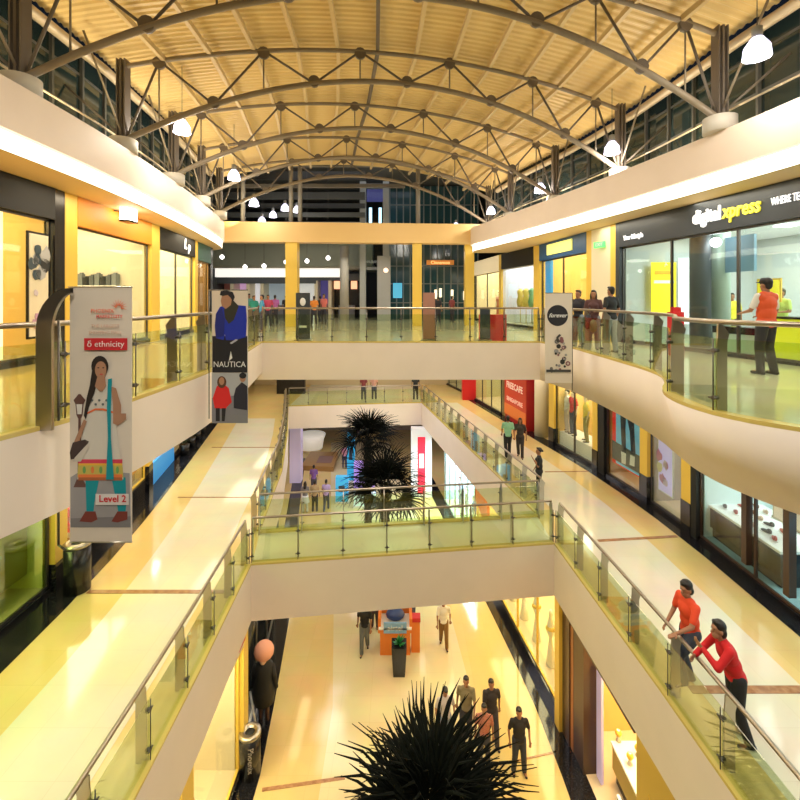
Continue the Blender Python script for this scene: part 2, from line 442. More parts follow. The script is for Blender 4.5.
# purlins
for q in range(12):
    t = .045 + .91 * q / 11
    b = MB().use('truss_dark' if q == 5 else 'purlin'); pts = []
    for k in range(15):
        L, R = roof_row(.5 + 7.1 * k / 14); p = arc_pt(L, R, t, 7.45, 8.5); pts.append((p[0], p[1], p[2] + .085))
    w = .05
    for a, c in zip(pts, pts[1:]):
        n = len(b.v)
        for p in (a, c): b.v += [(p[0] - w, p[1], p[2] - .07), (p[0] + w, p[1], p[2] - .07), (p[0] + w, p[1], p[2] + .07), (p[0] - w, p[1], p[2] + .07)]
        for f in ((0, 1, 5, 4), (1, 2, 6, 5), (2, 3, 7, 6), (3, 0, 4, 7)): b.face([n + i for i in f])
        b.face((n + 3, n + 2, n + 1, n)); b.face((n + 4, n + 5, n + 6, n + 7))
    tag(b.build('roof_purlin'), ['cream roof purlin nearest the left eaves', 'second cream roof purlin from the left eaves', 'third cream roof purlin from the left eaves', 'fourth cream roof purlin from the left eaves', 'cream roof purlin just left of the dark ridge purlin', 'dark ridge purlin along the middle of the barrel roof', 'cream roof purlin just right of the dark ridge purlin', 'second cream roof purlin right of the dark ridge purlin', 'fourth cream roof purlin from the right eaves', 'third cream roof purlin from the right eaves', 'second cream roof purlin from the right eaves', 'cream roof purlin nearest the right eaves'][q], 'purlin', 'purlins under the barrel roof')
# arched trusses
ordn = ['nearest', 'second nearest', 'third nearest', 'fourth nearest', 'fifth nearest', 'farthest']
for ti, i in enumerate([3, 4, 5, 6, 7]):
    L, R = (RL[i][0] - .3, RL[i][1]), (RR[i][0] + .27, RR[i][1])
    zs, za, ue, ua = 5.55, 7.65, 7.45, 8.47
    if ti == 0: za = 7.72
    g = thing('roof_truss', '%s arched steel truss spanning the atrium under the roof' % ordn[ti] if ti < 4 else 'farthest arched steel truss, above the yellow portal beam', 'roof truss', (L[0], L[1], 5.5), 0, 'arched steel trusses')
    lo = [arc_pt(L, R, t / 32, zs, za) for t in range(33)]
    MB().use('truss').sweep(lo, .075, 10).build('bottom_chord', g)
    up = [arc_pt(L, R, t / 32, ue, ua) for t in range(33)]
    MB().use('truss').sweep(up, .06, 8).build('top_chord', g)
    tu = [.055, .24, .425, .61, .795, .945]; tl = [0, .15, .335, .52, .70, .87, 1]
    w = Vector((R[0] - L[0], R[1] - L[1], 0)).normalized()
    nrm = Vector((-w.y, w.x, 0))
    for k, t in enumerate(tu):
        P = arc_pt(L, R, t, ue, ua)
        for q in (k, k + 1): MB().use('truss_dark').tube(P, arc_pt(L, R, tl[q], zs, za), .032, 6).build('brace', g)
        MB().use('truss').tube(P, arc_pt(L, R, t, zs, za), .022, 6).build('hanger', g)
    for k, t in enumerate(tu + tl[1:-1]):
        P = Vector(arc_pt(L, R, t, ue, ua)) if k < len(tu) else Vector(arc_pt(L, R, t, zs, za))
        P.z += -.06 if k < len(tu) else .06
        MB().use('truss_dark').tube(P - nrm * .05, P + nrm * .05, .16, 12).build('node_plate', g)
# columns on white drums
for i in range(2, 9):
    for sd, (P, col) in enumerate(((RL[i], 'left'), (RR[i], 'right'))):
        if i == 8: continue
        g = thing('roof_column', 'dark steel column on a white drum, %s on the %s ledge' % (['', '', 'beside the camera', 'nearest', 'second from the front', 'third from the front', 'fourth from the front', 'fifth from the front'][i], col), 'column', (P[0], P[1], 5.2), 0, 'steel columns on the upper ledges')
        MB().use('drum').lathe((P[0] + (-.38 if sd == 0 else .34), P[1], 5.2), [(.34, 0), (.34, .34), (.3, .36)], 20).build('drum_base', g)
        X = P[0] + (-.38 if sd == 0 else .34)
        m = MB().use('truss_dark'); m.box((X, P[1], 6.58), (.05, .26, 2.04)); m.box((X - .1, P[1], 6.58), (.03, .26, 2.04)); m.box((X + .1, P[1], 6.58), (.03, .26, 2.04)); m.build('steel_shaft', g)
        s = -1 if sd == 0 else 1
        MB().use('truss_dark').tube((X, P[1], 5.6), (X + s * 1.1, P[1] - .6, 6.7), .03, 6).build('brace', g)
        MB().use('truss').tube((X, P[1], 5.6), (X, P[1] - 1.5, 7.5), .028, 6).build('brace', g)
# eaves tubes
for nm, LN, s, lb in (('eaves_pipe', RL, -1, 'long pale round pipe running under the left eaves'), ('eaves_pipe', RR, 1, 'long pale round pipe running under the right eaves')):
    pts = [(p[0] + s * .84, p[1], 7.34) for p in LN[:8]]
    tag(MB().use('tube').sweep(pts, .12, 12).build(nm), lb, 'pipe')
# clerestory windows behind the ledges
def clerestory(LN, s, nm):
    pts = [(p[0] + s * 1.5, p[1]) for p in LN]
    b = MB().use('clere')
    for a, c in zip(pts, pts[1:]): b.wall(a, c, 5.2, 7.75, .05)
    o = struct(b.build(nm))
    fr = MB().use('mullion'); rs = resample(pts, 1.05)
    for p in rs: fr.box((p[0] - s * .06, p[1], 6.45), (.09, .07, 2.5))
    for z in (5.25, 6.25, 7.2):
        for a, c in zip(rs, rs[1:]): fr.wall(a, c, z - .03, z + .03, .08, 0)
    fr.use('tube')
    for a, c in zip(rs, rs[1:]): fr.tube((a[0] - s * .5, a[1], 5.95), (c[0] - s * .5, c[1], 5.95), .025, 6)
    f = fr.build('window_frame', o); f['kind'] = 'structure'
clerestory(RL, -1, 'window_1'); clerestory(RR, 1, 'window_2')

# ---------------------------------------------------------------- outer shell
b = MB().use('darkgrey'); b.box((-14, 18, -1), (.2, 60, 20)); struct(b.build('wall_left'))
b = MB().use('darkgrey'); b.box((14, 18, -1), (.2, 60, 20)); struct(b.build('wall_right'))
mat('night', (.055, .06, .06), .4)
b = MB().use('night'); b.box((-4, 50, -.5), (40, .2, 22)); struct(b.build('wall_back'))
mat('roof_far', (.10, .10, .09), .6)
b = MB().use('roof_far'); b.box((-3, 38, 10.0), (34, 26, .2)); struct(b.build('ceiling'))
mat('gal_ceiling', (.45, .44, .38), .6)

# ---------------------------------------------------------------- glass railings
PITCH = 1.2
def railing(line, z, side, label, posts=True, h=1.13, pitch=PITCH, ends=(True, True), curb=None, plate=.16):
    """line: plan polyline of the slab edge; side=+1 when the walkway lies to the left of the line direction"""
    L3 = [(p[0], p[1]) for p in line]; rs = resample(L3, pitch)
    fine = resample(L3, .35)
    def normal(P, i):
        a = Vector(P[max(i - 1, 0)]); c = Vector(P[min(i + 1, len(P) - 1)]); d = (c - a).normalized(); return Vector((-d.y, d.x)) * side
    g = thing('glass_railing', label, 'railing', (rs[0][0], rs[0][1], z))
    hp = []
    for i, p in enumerate(fine): n = normal(fine, i); hp.append((p[0] + n.x * .16, p[1] + n.y * .16, z + h))
    MB().use('steel_rail').sweep(hp, .032, 8).build('handrail', g)
    for a, c in zip(rs, rs[1:]):
        a = Vector(a); c = Vector(c); d = (c - a); u = d.normalized(); n = Vector((-u.y, u.x)) * side
        a2 = a + n * .07 + u * .012; c2 = c + n * .07 - u * .012
        MB().use('glass_rail').wall(a2, c2, z + .04, z + .93, .012).build('glass_panel', g)
    for i, p in enumerate(rs):
        if not posts and 0 < i < len(rs) - 1 and False: continue
        n = normal(rs, i); u = Vector((n.y, -n.x)); b = MB().use('steel')
        prof = [(.10, .0), (.10 + plate, .0), (.10 + plate, .86), (.10 + plate + .03, .98), (.19, h - .03), (.12, h - .03), (.115, .98), (.10, .86)]
        k = len(b.v); m = len(prof)
        for sgn in (-.011, .011):
            for q, zz in prof: b.v.append((p[0] + n.x * q + u.x * sgn, p[1] + n.y * q + u.y * sgn, z + zz))
        b.face([k + j for j in range(m)][::-1]); b.face([k + m + j for j in range(m)])
        for j in range(m): jj = (j + 1) % m; b.face((k + j, k + jj, k + m + jj, k + m + j))
        b.use('steel_dark')
        for zz in (.2, .78):
            b.tube((p[0] + n.x * .04, p[1] + n.y * .04, z + zz), (p[0] + n.x * .12, p[1] + n.y * .12, z + zz), .028, 8)
            b.tube((p[0] + n.x * .05 - u.x * .06, p[1] + n.y * .05 - u.y * .06, z + zz), (p[0] + n.x * .05 + u.x * .06, p[1] + n.y * .05 + u.y * .06, z + zz), .014, 6)
        b.tube((p[0] + n.x * .05, p[1] + n.y * .05, z), (p[0] + n.x * .05, p[1] + n.y * .05, z + .93), .009, 6)
        b.build('post', g)
    return g
railing(L2L, Z2, 1, 'upper gallery glass railing curving along the left side')
railing([(-4.5, 15.0), (4.57, 15.0)], Z2, 1, 'glass railing across the front of the upper bridge')
railing(L2R, Z2, 1, 'upper gallery glass railing bulging out along the right side')
railing([N1[0], N1[1], N1[2], N1[3]], Z1, 1, 'middle level glass railing running down the left of the near opening')
railing([N1[3], N1[4]], Z1, 1, 'glass railing on the camera side of the middle bridge')
railing([N1[4], N1[5], N1[6], N1[7]], Z1, 1, 'middle level glass railing on the right where two men lean')
railing([FO[5], FO[0]], Z1, 1, 'glass railing on the far side of the middle bridge')
railing([FO[0], FO[1], FO[2], FO[3]], Z1, 1, 'middle level glass railing left of the palm opening')
railing([FO[3], FO[4]], Z1, 1, 'glass railing at the far end of the palm opening')
railing([FO[4], FO[5]], Z1, 1, 'middle level glass railing right of the palm opening')
k = 18
for ln, z in ((L2L, Z2), ([(-4.5, 15.0), (4.57, 15.0)], Z2), (L2R, Z2), (N1[:4], Z1), (N1[3:5], Z1), (N1[4:], Z1), ([FO[5], FO[0]], Z1), (FO[:4], Z1), (FO[3:5], Z1), (FO[4:], Z1)):
    nosing('trim_%d' % k, ln, z, 1); k += 1
# ---------------------------------------------------------------- people
SKIN = mat('skin', (.36, .17, .09), .55)
HAIR = mat('hair', (.012, .009, .008), .45)
def capsule(b, a, c, r1, r2, n=10):
    a = Vector(a); c = Vector(c); d = c - a
    b.ball(a, r1, n, 6); b.ball(c, r2, n, 6)
    if d.length > 1e-4: b.tube(a, c, r1, n, r2)
def chain(b, pts, rs):
    for i in range(len(pts) - 1): capsule(b, pts[i], pts[i + 1], rs[i], rs[i + 1])
def fuse(b, name, material, voxel, it=4):
    me = b.mesh('tmp'); o = bpy.data.objects.new('tmp', me); COL.objects.link(o)
    m = o.modifiers.new('r', 'REMESH'); m.mode = 'VOXEL'; m.voxel_size = voxel
    s = o.modifiers.new('s', 'SMOOTH'); s.iterations = it; s.factor = .5
    dg = bpy.context.evaluated_depsgraph_get(); dg.update()
    out = bpy.data.meshes.new_from_object(o.evaluated_get(dg)); out.name = name
    bpy.data.objects.remove(o); bpy.data.meshes.remove(me)
    out.materials.clear(); out.materials.append(material)
    out.polygons.foreach_set('use_smooth', [True] * len(out.polygons))
    return out
BASE = dict(hip=.94, hipw=.085, sh=1.41, shw=.185)
POSES = {
 'stand': dict(LA=[(-.235, .0, 1.13), (-.245, .05, .89)], RA=[(.235, .0, 1.13), (.245, .05, .89)], LL=[(-.10, .03, .5), (-.11, -.02, .08)], RL=[(.10, .02, .5), (.12, -.02, .08)]),
 'walk': dict(LA=[(-.23, .10, 1.14), (-.22, .22, .93)], RA=[(.23, -.08, 1.13), (.25, -.10, .88)], LL=[(-.09, .06, .5), (-.09, -.20, .10)], RL=[(.09, .16, .51), (.09, .20, .08)]),
 'walk2': dict(LA=[(-.25, -.08, 1.13), (-.25, -.08, .88)], RA=[(.23, .10, 1.14), (.23, .20, .92)], LL=[(-.10, .15, .51), (-.11, .18, .08)], RL=[(.09, .04, .5), (.09, -.20, .10)]),
 'relaxed': dict(LA=[(-.27, -.03, 1.14), (-.27, .04, .90)], RA=[(.27, -.02, 1.14), (.26, .06, .90)], LL=[(-.11, .04, .5), (-.14, .0, .08)], RL=[(.11, .02, .5), (.14, -.03, .08)]),
 'hold': dict(LA=[(-.24, .02, 1.14), (-.12, .24, 1.12)], RA=[(.24, .02, 1.14), (.12, .24, 1.12)], LL=[(-.09, .03, .5), (-.10, -.02, .08)], RL=[(.10, .04, .5), (.12, .0, .08)]),
 'phone': dict(LA=[(-.22, .04, 1.14), (-.10, .20, 1.36)], RA=[(.23, .02, 1.13), (.22, .14, .93)], LL=[(-.08, .03, .5), (-.09, -.02, .08)], RL=[(.08, .02, .5), (.10, .0, .08)]),
 'counter': dict(LA=[(-.25, .08, 1.15), (-.16, .32, 1.10)], RA=[(.25, .02, 1.14), (.20, .26, 1.06)], LL=[(-.11, .04, .5), (-.13, .0, .08)], RL=[(.10, .04, .5), (.11, -.05, .08)]),
}
def person(label, x, y, z, rz, pose='stand', shirt=(.1, .1, .1), trousers=(.03, .03, .04), h=1.72, hair='short', lean=0, look=0, tilt=0, shoes=(.02, .02, .02), sleeve='short', voxel=.02, over=None, slim=1.0, group=None, female=False, vest=None, cap=None, skirt=None, cat='person', skin=None, pattern=None, fingers=False):
    P = dict(POSES[pose]); P.update(over or {})
    k = h / 1.72; skin = skin or SKIN
    g = thing('person' if cat == 'person' else cat, label, cat, (x, y, z), rz, group); g.scale = (k, k, k)
    hz = BASE['hip']; c0 = Vector((0, 0, hz)); R = Matrix.Rotation(-lean, 3, 'X')
    U = lambda p: c0 + R @ (Vector(p) - c0)
    fw = .93 if female else 1.0
    shL, shR = U((-BASE['shw'] * fw, 0, BASE['sh'])), U((BASE['shw'] * fw, 0, BASE['sh']))
    def torso(b, e=0.0, low=.86, hem=False):
        b.ball((0, .0, hz), (.155 + e, .11 + e, .12), 14, 8)
        b.ball(U((0, 0, 1.10)), (.148 * slim * fw + e, .105 + e, .17), 14, 8, R)
        b.ball(U((0, .005, 1.27)), (.165 * fw + e, .108 + e, .17), 14, 8, R)
        capsule(b, U((-.15 * fw, 0, 1.385)), U((.15 * fw, 0, 1.385)), .052 + e, .052 + e)
        capsule(b, U((-.07, 0, 1.42)), U((.07, 0, 1.42)), .06 + e * .6, .06 + e * .6)
        if female: b.ball(U((-.07, .075, 1.29)), .065 + e * .5, 10, 6); b.ball(U((.07, .075, 1.29)), .065 + e * .5, 10, 6)
    ho = U((0, .015, 1.60)); ne = U((0, -.005, 1.43))
    Rh = R @ Matrix.Rotation(look, 3, 'Z') @ Matrix.Rotation(tilt, 3, 'X')
    H = lambda p: ho + Rh @ Vector(p)
    body = MB(); torso(body)
    capsule(body, ne, H((0, -.01, -.06)), .055, .052)
    body.ball(ho + Rh @ Vector((0, -.008, .03)), (.075, .093, .10), 14, 10, Rh)
    body.ball(H((0, .028, -.055)), (.052, .056, .062), 12, 8, Rh)          # jaw
    capsule(body, H((0, .086, .015)), H((0, .104, -.022)), .010, .015)      # nose
    body.ball(H((0, .083, -.062)), (.024, .012, .010), 8, 5, Rh)            # lips
    body.ball(H((0, .078, .042)), (.05, .016, .010), 8, 5, Rh)              # brow
    for s in (-1, 1): body.ball(H((s * .078, .0, .0)), (.012, .022, .032), 8, 6, Rh)
    hands = []
    for s, (el, wr), sh in ((-1, P['LA'], shL), (1, P['RA'], shR)):
        el = Vector(el); wr = Vector(wr)
        if not P.get('abs'): el = U(el); wr = U(wr)
        chain(body, [sh, el, wr], [.052, .038, .026])
        d = (wr - el).normalized(); side = d.cross(Vector((0, 1, 0)) if abs(d.y) < .8 else Vector((0, 0, 1))).normalized()
        fn = side.cross(d).normalized(); pal = wr + d * .05
        q = Matrix((side, fn, d)).transposed()
        body.ball(pal, (.040, .017, .052), 10, 6, q)
        inw = 1 if s < 0 else -1
        for j, ln in enumerate((.062, .074, .069, .052)):
            a = pal + side * ((j - 1.5) * .021) + d * .035
            m1 = a + d * ln * .55 + fn * .004; m2 = m1 + d * ln * .42 + fn * -.018
            chain(body, [a, m1, m2], [.0098, .009, .008] if fingers else [.012, .011, .010])
        a = pal - side * .032 * (-1) ** (s > 0) - d * .02
        chain(body, [a, a - side * .03 * (-1) ** (s > 0) + d * .03, a - side * .035 * (-1) ** (s > 0) + d * .062], [.013, .011, .010])
    LG = []
    for s, (kn, an) in ((-1, P['LL']), (1, P['RL'])):
        hp = Vector((s * BASE['hipw'], 0, hz - .02)); kn = Vector(kn); an = Vector(an)
        chain(body, [hp, kn, an], [.082, .053, .036]); LG.append((hp, kn, an))
        chain(body, [an + Vector((0, -.01, -.035)), an + Vector((s * .02, .13, -.045))], [.036, .028])
    o = bpy.data.objects.new('body', fuse(body, 'body', skin, voxel if not fingers else .009, 2 if fingers else 3)); COL.objects.link(o); o.parent = g
    def add(name, b, m, v=None, it=4):
        c = bpy.data.objects.new(name, fuse(b, name, m, v or voxel, it)); COL.objects.link(c); c.parent = g; return c
    # shirt
    b = MB(); torso(b, .020)
    b.ball((0, 0, hz - .02), (.185, .14, .085), 14, 6)
    for s, (el, wr), sh in ((-1, P['LA'], shL), (1, P['RA'], shR)):
        el = Vector(el); wr = Vector(wr)
        if not P.get('abs'): el = U(el); wr = U(wr)
        if sleeve == 'long': chain(b, [sh, el, el.lerp(wr, .93)], [.062, .052, .042])
        elif sleeve == 'short': chain(b, [sh, sh.lerp(el, .74)], [.060, .056])
    m = pattern if pattern else cmat(shirt, .75)
    add('shirt', b, m)
    if vest:
        b = MB(); torso(b, .034); b.ball((0, 0, hz - .02), (.195, .15, .10), 14, 6); add('vest', b, cmat(vest, .7))
    # trousers
    b = MB()
    for hp, kn, an in LG: chain(b, [hp, kn, an + Vector((0, 0, -.015))], [.108, .080, .068])
    b.ball((0, 0, hz - .02), (.168, .125, .11), 14, 8)
    if skirt:
        b.lathe((0, 0, 0), [(.17, hz), (.22, hz - .2), (.27, .55)], 16); 
    add('trousers', b, cmat(trousers, .75))
    b = MB()
    for s, (hp, kn, an) in zip((-1, 1), LG):
        for q, rr in (((0, -.035, -.045), .046), ((s * .008, .05, -.048), .047), ((s * .018, .13, -.052), .040)): b.ball(an + Vector(q), (rr, rr * 1.25, .032 if q[1] > 0 else .045), 10, 6)
        capsule(b, an + Vector((0, -.03, -.045)), an + Vector((s * .016, .12, -.055)), .04, .03)
    add('shoes', b, cmat(shoes, .5))
    # hair
    b = MB()
    b.ball(H((0, -.034, .06)), (.084, .088, .088), 14, 9, Rh); b.ball(H((0, .035, .115)), (.064, .052, .032), 10, 6, Rh)
    if hair == 'thick': b.ball(H((0, -.02, .062)), (.092, .094, .094), 14, 9, Rh); b.ball(H((0, -.06, -.02)), (.088, .06, .09), 12, 7, Rh)
    if hair == 'short': b.ball(H((0, -.06, -.005)), (.072, .05, .07), 12, 7, Rh)
    if hair == 'long':
        b.ball(H((0, -.065, -.04)), (.085, .055, .13), 12, 8, Rh); b.ball(H((0, -.09, -.17)), (.09, .045, .14), 12, 8, Rh)
        for s in (-1, 1): b.ball(H((s * .075, -.01, -.05)), (.025, .05, .12), 10, 6, Rh)
    if hair == 'bun': b.ball(H((0, -.12, .03)), .045, 10, 6)
    add('hair', b, HAIR, max(.012, voxel * .8), 2)
    if cap:
        b = MB(); b.ball(H((0, -.005, .07)), (.095, .105, .075), 14, 8, Rh); b.ball(H((0, .11, .06)), (.07, .075, .012), 12, 6, Rh); add('cap', b, cmat(cap, .7), .012, 2)
    if voxel < .018:
        e = MB().use(mat('eye', (.02, .015, .01), .2))
        for s in (-1, 1): e.ball(H((s * .03, .081, .022)), (.008, .006, .005), 8, 5, Rh)
        e.build('eyes', o, world=False)
    return g

# two men leaning on the right railing, middle level; both face the opening (-x)
leanA = dict(abs=True, LA=[(-.27, .20, 1.18), (-.30, .48, 1.13)], RA=[(.24, .10, 1.14), (.10, .34, 1.02)], LL=[(-.10, .28, .62), (-.12, .22, .24)], RL=[(.10, .06, .50), (.12, -.10, .08)])
person('young man in orange polo shirt resting one foot and a hand on the glass railing', 5.02, 7.95, Z1, math.radians(97), 'stand', (.80, .07, .02), (.035, .045, .07), 1.84, lean=.10, look=.25, hair='thick', voxel=.016, over=leanA, shoes=(.04, .015, .015), sleeve='short', fingers=True)
leanB = dict(abs=True, LA=[(-.24, .34, 1.16), (-.05, .46, 1.30)], RA=[(.24, .30, 1.15), (.05, .52, 1.12)], LL=[(-.11, .02, .5), (-.13, -.12, .08)], RL=[(.11, -.02, .5), (.13, -.16, .08)])
person('man in bright red long-sleeved top leaning elbows on the railing, looking up', 5.12, 7.02, Z1, math.radians(80), 'stand', (.62, .01, .015), (.012, .012, .015), 1.80, lean=.34, look=.3, tilt=.45, hair='thick', voxel=.016, over=leanB, sleeve='long', shoes=(.10, .10, .11), fingers=True)
# upper gallery
person('shop worker in orange-red vest, white sleeves and black cap facing the electronics shop', 6.93, 8.7, Z2, math.radians(12), 'counter', (.75, .72, .66), (.02, .02, .022), 1.80, vest=(.70, .09, .02), cap=(.01, .01, .01), voxel=.016, sleeve='short')
person('person in dark top by the hanging black circle banner, partly behind it', 5.33, 13.75, Z2, math.radians(120), 'hold', (.02, .02, .03), (.25, .3, .36), 1.68, voxel=.02)
person('woman with long dark hair and brown top standing at the upper right railing', 5.45, 12.95, Z2, math.radians(150), 'hold', (.10, .04, .04), (.30, .33, .36), 1.66, hair='long', female=True, voxel=.02)
person('man in black shirt and pale jeans at upper right railing beside the woman', 5.62, 12.25, Z2, math.radians(25), 'relaxed', (.01, .012, .015), (.30, .34, .40), 1.74, voxel=.02)
tag(MB().use(cmat((.04, .03, .04), .6)).ball((5.15, 12.62, .80), (.10, .16, .20), 12, 8).sweep([(5.15, 12.5, .95), (5.2, 12.6, 1.2), (5.15, 12.75, .95)], .012, 6).build('handbag'), 'dark rounded handbag carried by the long-haired woman at upper railing', 'handbag')
tag(MB().use(cmat((.25, .27, .16), .6)).ball((5.22, 12.42, .70), (.09, .14, .18), 12, 8).build('handbag'), 'olive patterned bag hanging between the woman and the man in black', 'handbag')
person('customer in a yellow-green shirt at the counter inside the electronics shop', 9.7, 11.7, Z2, math.radians(100), 'hold', (.55, .72, .20), (.05, .05, .06), 1.68, voxel=.024)
person('shop assistant in yellow shirt deep inside the electronics shop', 10.1, 14.0, Z2, math.radians(150), 'stand', (.85, .75, .05), (.03, .03, .04), 1.6, voxel=.024)
# middle gallery
person('man in mint green shirt walking away beside the red poster wall', 4.62, 19.7, Z1, math.radians(-5), 'walk', (.30, .62, .42), (.02, .02, .025), 1.72, voxel=.022)
person('woman in dark dress with a shoulder bag near the red poster wall', 5.12, 19.6, Z1, math.radians(160), 'walk2', (.05, .04, .035), (.04, .03, .03), 1.66, hair='long', female=True, voxel=.022)
person('woman in black talking on a phone by the right end of the bridge', 4.72, 15.6, Z1, math.radians(75), 'phone', (.012, .012, .015), (.015, .015, .02), 1.68, hair='bun', female=True, voxel=.02)
person('person in maroon top behind far railing, left of the pair', -2.45, 31.0, Z1, 0, 'stand', (.25, .05, .05), (.1, .1, .12), 1.68, voxel=.03)
person('person in peach top behind far railing, right of the pair', -1.75, 31.1, Z1, 0, 'stand', (.75, .40, .30), (.1, .1, .12), 1.68, voxel=.03)
person('dark-clothed person alone at the right end of the far railing', 1.05, 31.0, Z1, 0, 'stand', (.02, .02, .02), (.02, .02, .02), 1.75, voxel=.03)
# ground floor, near group of five
person('man in pale grey half-sleeved shirt and light jeans, leftmost of the five walkers', 1.25, 12.75, Z0, math.radians(190), 'relaxed', (.55, .50, .50), (.22, .27, .36), 1.66, voxel=.018, tilt=-.4)
person('tall man in olive polo shirt, tallest of the five walkers', 1.86, 12.95, Z0, math.radians(170), 'walk', (.24, .20, .11), (.035, .03, .04), 1.78, voxel=.018)
person('man in dark open shirt walking behind the plaid shirt', 2.56, 12.9, Z0, math.radians(185), 'walk2', (.03, .025, .03), (.05, .045, .06), 1.74, voxel=.018)
pl = mat('plaid', (.5, .2, .12), .8); nt = pl.node_tree; tc = nt.nodes.new('ShaderNodeTexCoord'); ck = nt.nodes.new('ShaderNodeTexBrick'); ck.offset = 0
ck.inputs['Scale'].default_value = 14; ck.inputs['Color1'].default_value = (.5, .12, .08, 1); ck.inputs['Color2'].default_value = (.28, .06, .05, 1); ck.inputs['Mortar'].default_value = (.55, .35, .25, 1); ck.inputs['Mortar Size'].default_value = .03
mp = nt.nodes.new('ShaderNodeMapping'); mp.inputs['Rotation'].default_value = (PI / 2, 0, 0); nt.links.new(tc.outputs['Object'], mp.inputs['Vector']); nt.links.new(mp.outputs[0], ck.inputs['Vector'])
nt.links.new(ck.outputs['Color'], nt.nodes['Principled BSDF'].inputs['Base Color'])
person('shorter man in red checked shirt in the middle of the five walkers', 2.24, 12.25, Z0, math.radians(175), 'stand', (.4, .1, .1), (.05, .05, .07), 1.62, voxel=.018, pattern=pl)
person('man in black T-shirt and dark jeans, rightmost of the five walkers', 3.12, 12.05, Z0, math.radians(180), 'relaxed', (.012, .012, .018), (.03, .035, .06), 1.70, voxel=.018)
# ground floor near the kiosk
person('person in black shirt and grey jeans walking left of the orange kiosk', -1.25, 16.25, Z0, math.radians(180), 'walk', (.012, .012, .015), (.14, .15, .15), 1.74, voxel=.02)
person('man in white shirt and brown trousers right of the orange kiosk', 1.56, 16.5, Z0, math.radians(178), 'walk2', (.85, .80, .74), (.22, .11, .03), 1.66, voxel=.02)
person('person in pink top just behind the orange kiosk', -.95, 17.4, Z0, math.radians(170), 'stand', (.85, .35, .30), (.08, .05, .06), 1.66, voxel=.024)
person('person in white and blue clothes behind the kiosk counter', .42, 17.5, Z0, math.radians(190), 'hold', (.75, .80, .9), (.1, .1, .2), 1.66, voxel=.024)
# ground floor beyond the bridge
person('person in purple shirt, farthest of four shoppers seen left of palms', -5.55, 29.6, Z0, 0, 'stand', (.22, .10, .35), (.06, .06, .1), 1.76, voxel=.03)
person('person in grey top and white skirt among four shoppers left of palms', -5.55, 26.9, Z0, 0, 'stand', (.22, .2, .2), (.7, .7, .7), 1.76, voxel=.03, hair='long', female=True, skirt=True)
person('person in tan top with black bag among four shoppers left of palms', -5.0, 27.0, Z0, 0, 'stand', (.45, .33, .18), (.02, .02, .03), 1.8, voxel=.03)
person('person in lilac shirt, rightmost of four shoppers left of palms', -4.35, 27.1, Z0, 0, 'walk', (.50, .38, .70), (.06, .07, .14), 1.8, voxel=.03)
person('person in white shirt walking right of the two palms', .95, 31.0, Z0, math.radians(30), 'walk', (.8, .82, .85), (.02, .02, .03), 1.8, voxel=.03)
person('person in pink beside the blue lit display on the far ground floor', -4.1, 34.0, Z0, 0, 'stand', (.7, .3, .4), (.05, .05, .1), 1.75, voxel=.03)

# crowd at the back of the upper bridge level
crowd = [(262, 20.5, (.05, .25, .5), 'blue'), (254, 22.5, (.02, .25, .2), 'dark green'), (268, 24, (.45, .05, .12), 'crimson'), (275, 27, (.5, .15, .5), 'magenta'), (286, 29, (.02, .02, .03), 'black'), (314, 26, (.85, .30, .05), 'orange'), (324, 27, (.8, .22, .2), 'salmon'), (320, 29, (.02, .02, .02), 'black'), (249, 27, (.1, .3, .3), 'teal'), (243, 30, (.8, .75, .7), 'white'), (438, 28, (.03, .03, .04), 'black'), (452, 29, (.25, .05, .05), 'maroon')]
where = ['in front of the yellow pillar, left side', 'at the left end of the upper bridge', 'by the left yellow pillar, walking', 'behind the crimson top near left pillar', 'close behind the left yellow pillar', 'right of the left yellow pillar', 'second to the right of the left yellow pillar', 'between the orange and salmon tops, behind', 'far left beyond the upper bridge', 'farthest back at the left of the upper bridge', 'under the orange lettering beyond the bridge', 'by the right yellow pillar beyond the bridge']
cp = None
for i, (px, D, c, cn) in enumerate(crowd):
    person('person in %s top standing %s' % (cn, where[i]), (px - 400) / F * D, D, Z2, random.uniform(0, 6.2), ['stand', 'walk', 'relaxed'][i % 3], c, (.04, .04, .06), random.uniform(1.6, 1.76), voxel=.034, group='shoppers beyond the upper bridge')

# ---------------------------------------------------------------- palms
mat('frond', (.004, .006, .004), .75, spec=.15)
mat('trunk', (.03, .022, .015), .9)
def frond_mesh(ln, rad, n, seed, broken=False):
    random.seed(seed); b = MB().use('frond')
    b.tube((0, 0, 0), (ln, 0, 0), .018, 6, .012)
    for i in range(n):
        a = -1.9 + 3.8 * i / (n - 1) + random.uniform(-.03, .03)
        r = rad * (1 - .28 * (abs(a) / 1.9) ** 2) * random.uniform(.86, 1.04)
        d = Vector((math.cos(a), math.sin(a), 0)); w = Vector((-d.y, d.x, 0)); k = len(b.v)
        for t, wd, z in ((0.02, .010, 0), (.35, .034, .03), (.7, .026, -.02), (1.0, .003, -.16 - random.random() * .12)):
            c = Vector((ln, 0, 0)) + d * r * t + Vector((0, 0, z * rad))
            b.v += [tuple(c - w * wd), tuple(c + Vector((0, 0, .012))), tuple(c + w * wd)]
        for s in range(3):
            q = k + s * 3; b.face((q, q + 3, q + 4, q + 1)); b.face((q + 1, q + 4, q + 5, q + 2))
    return b.mesh('frond')
FR = [frond_mesh(.80, 1.15, 20, s) for s in (1, 2, 3)]
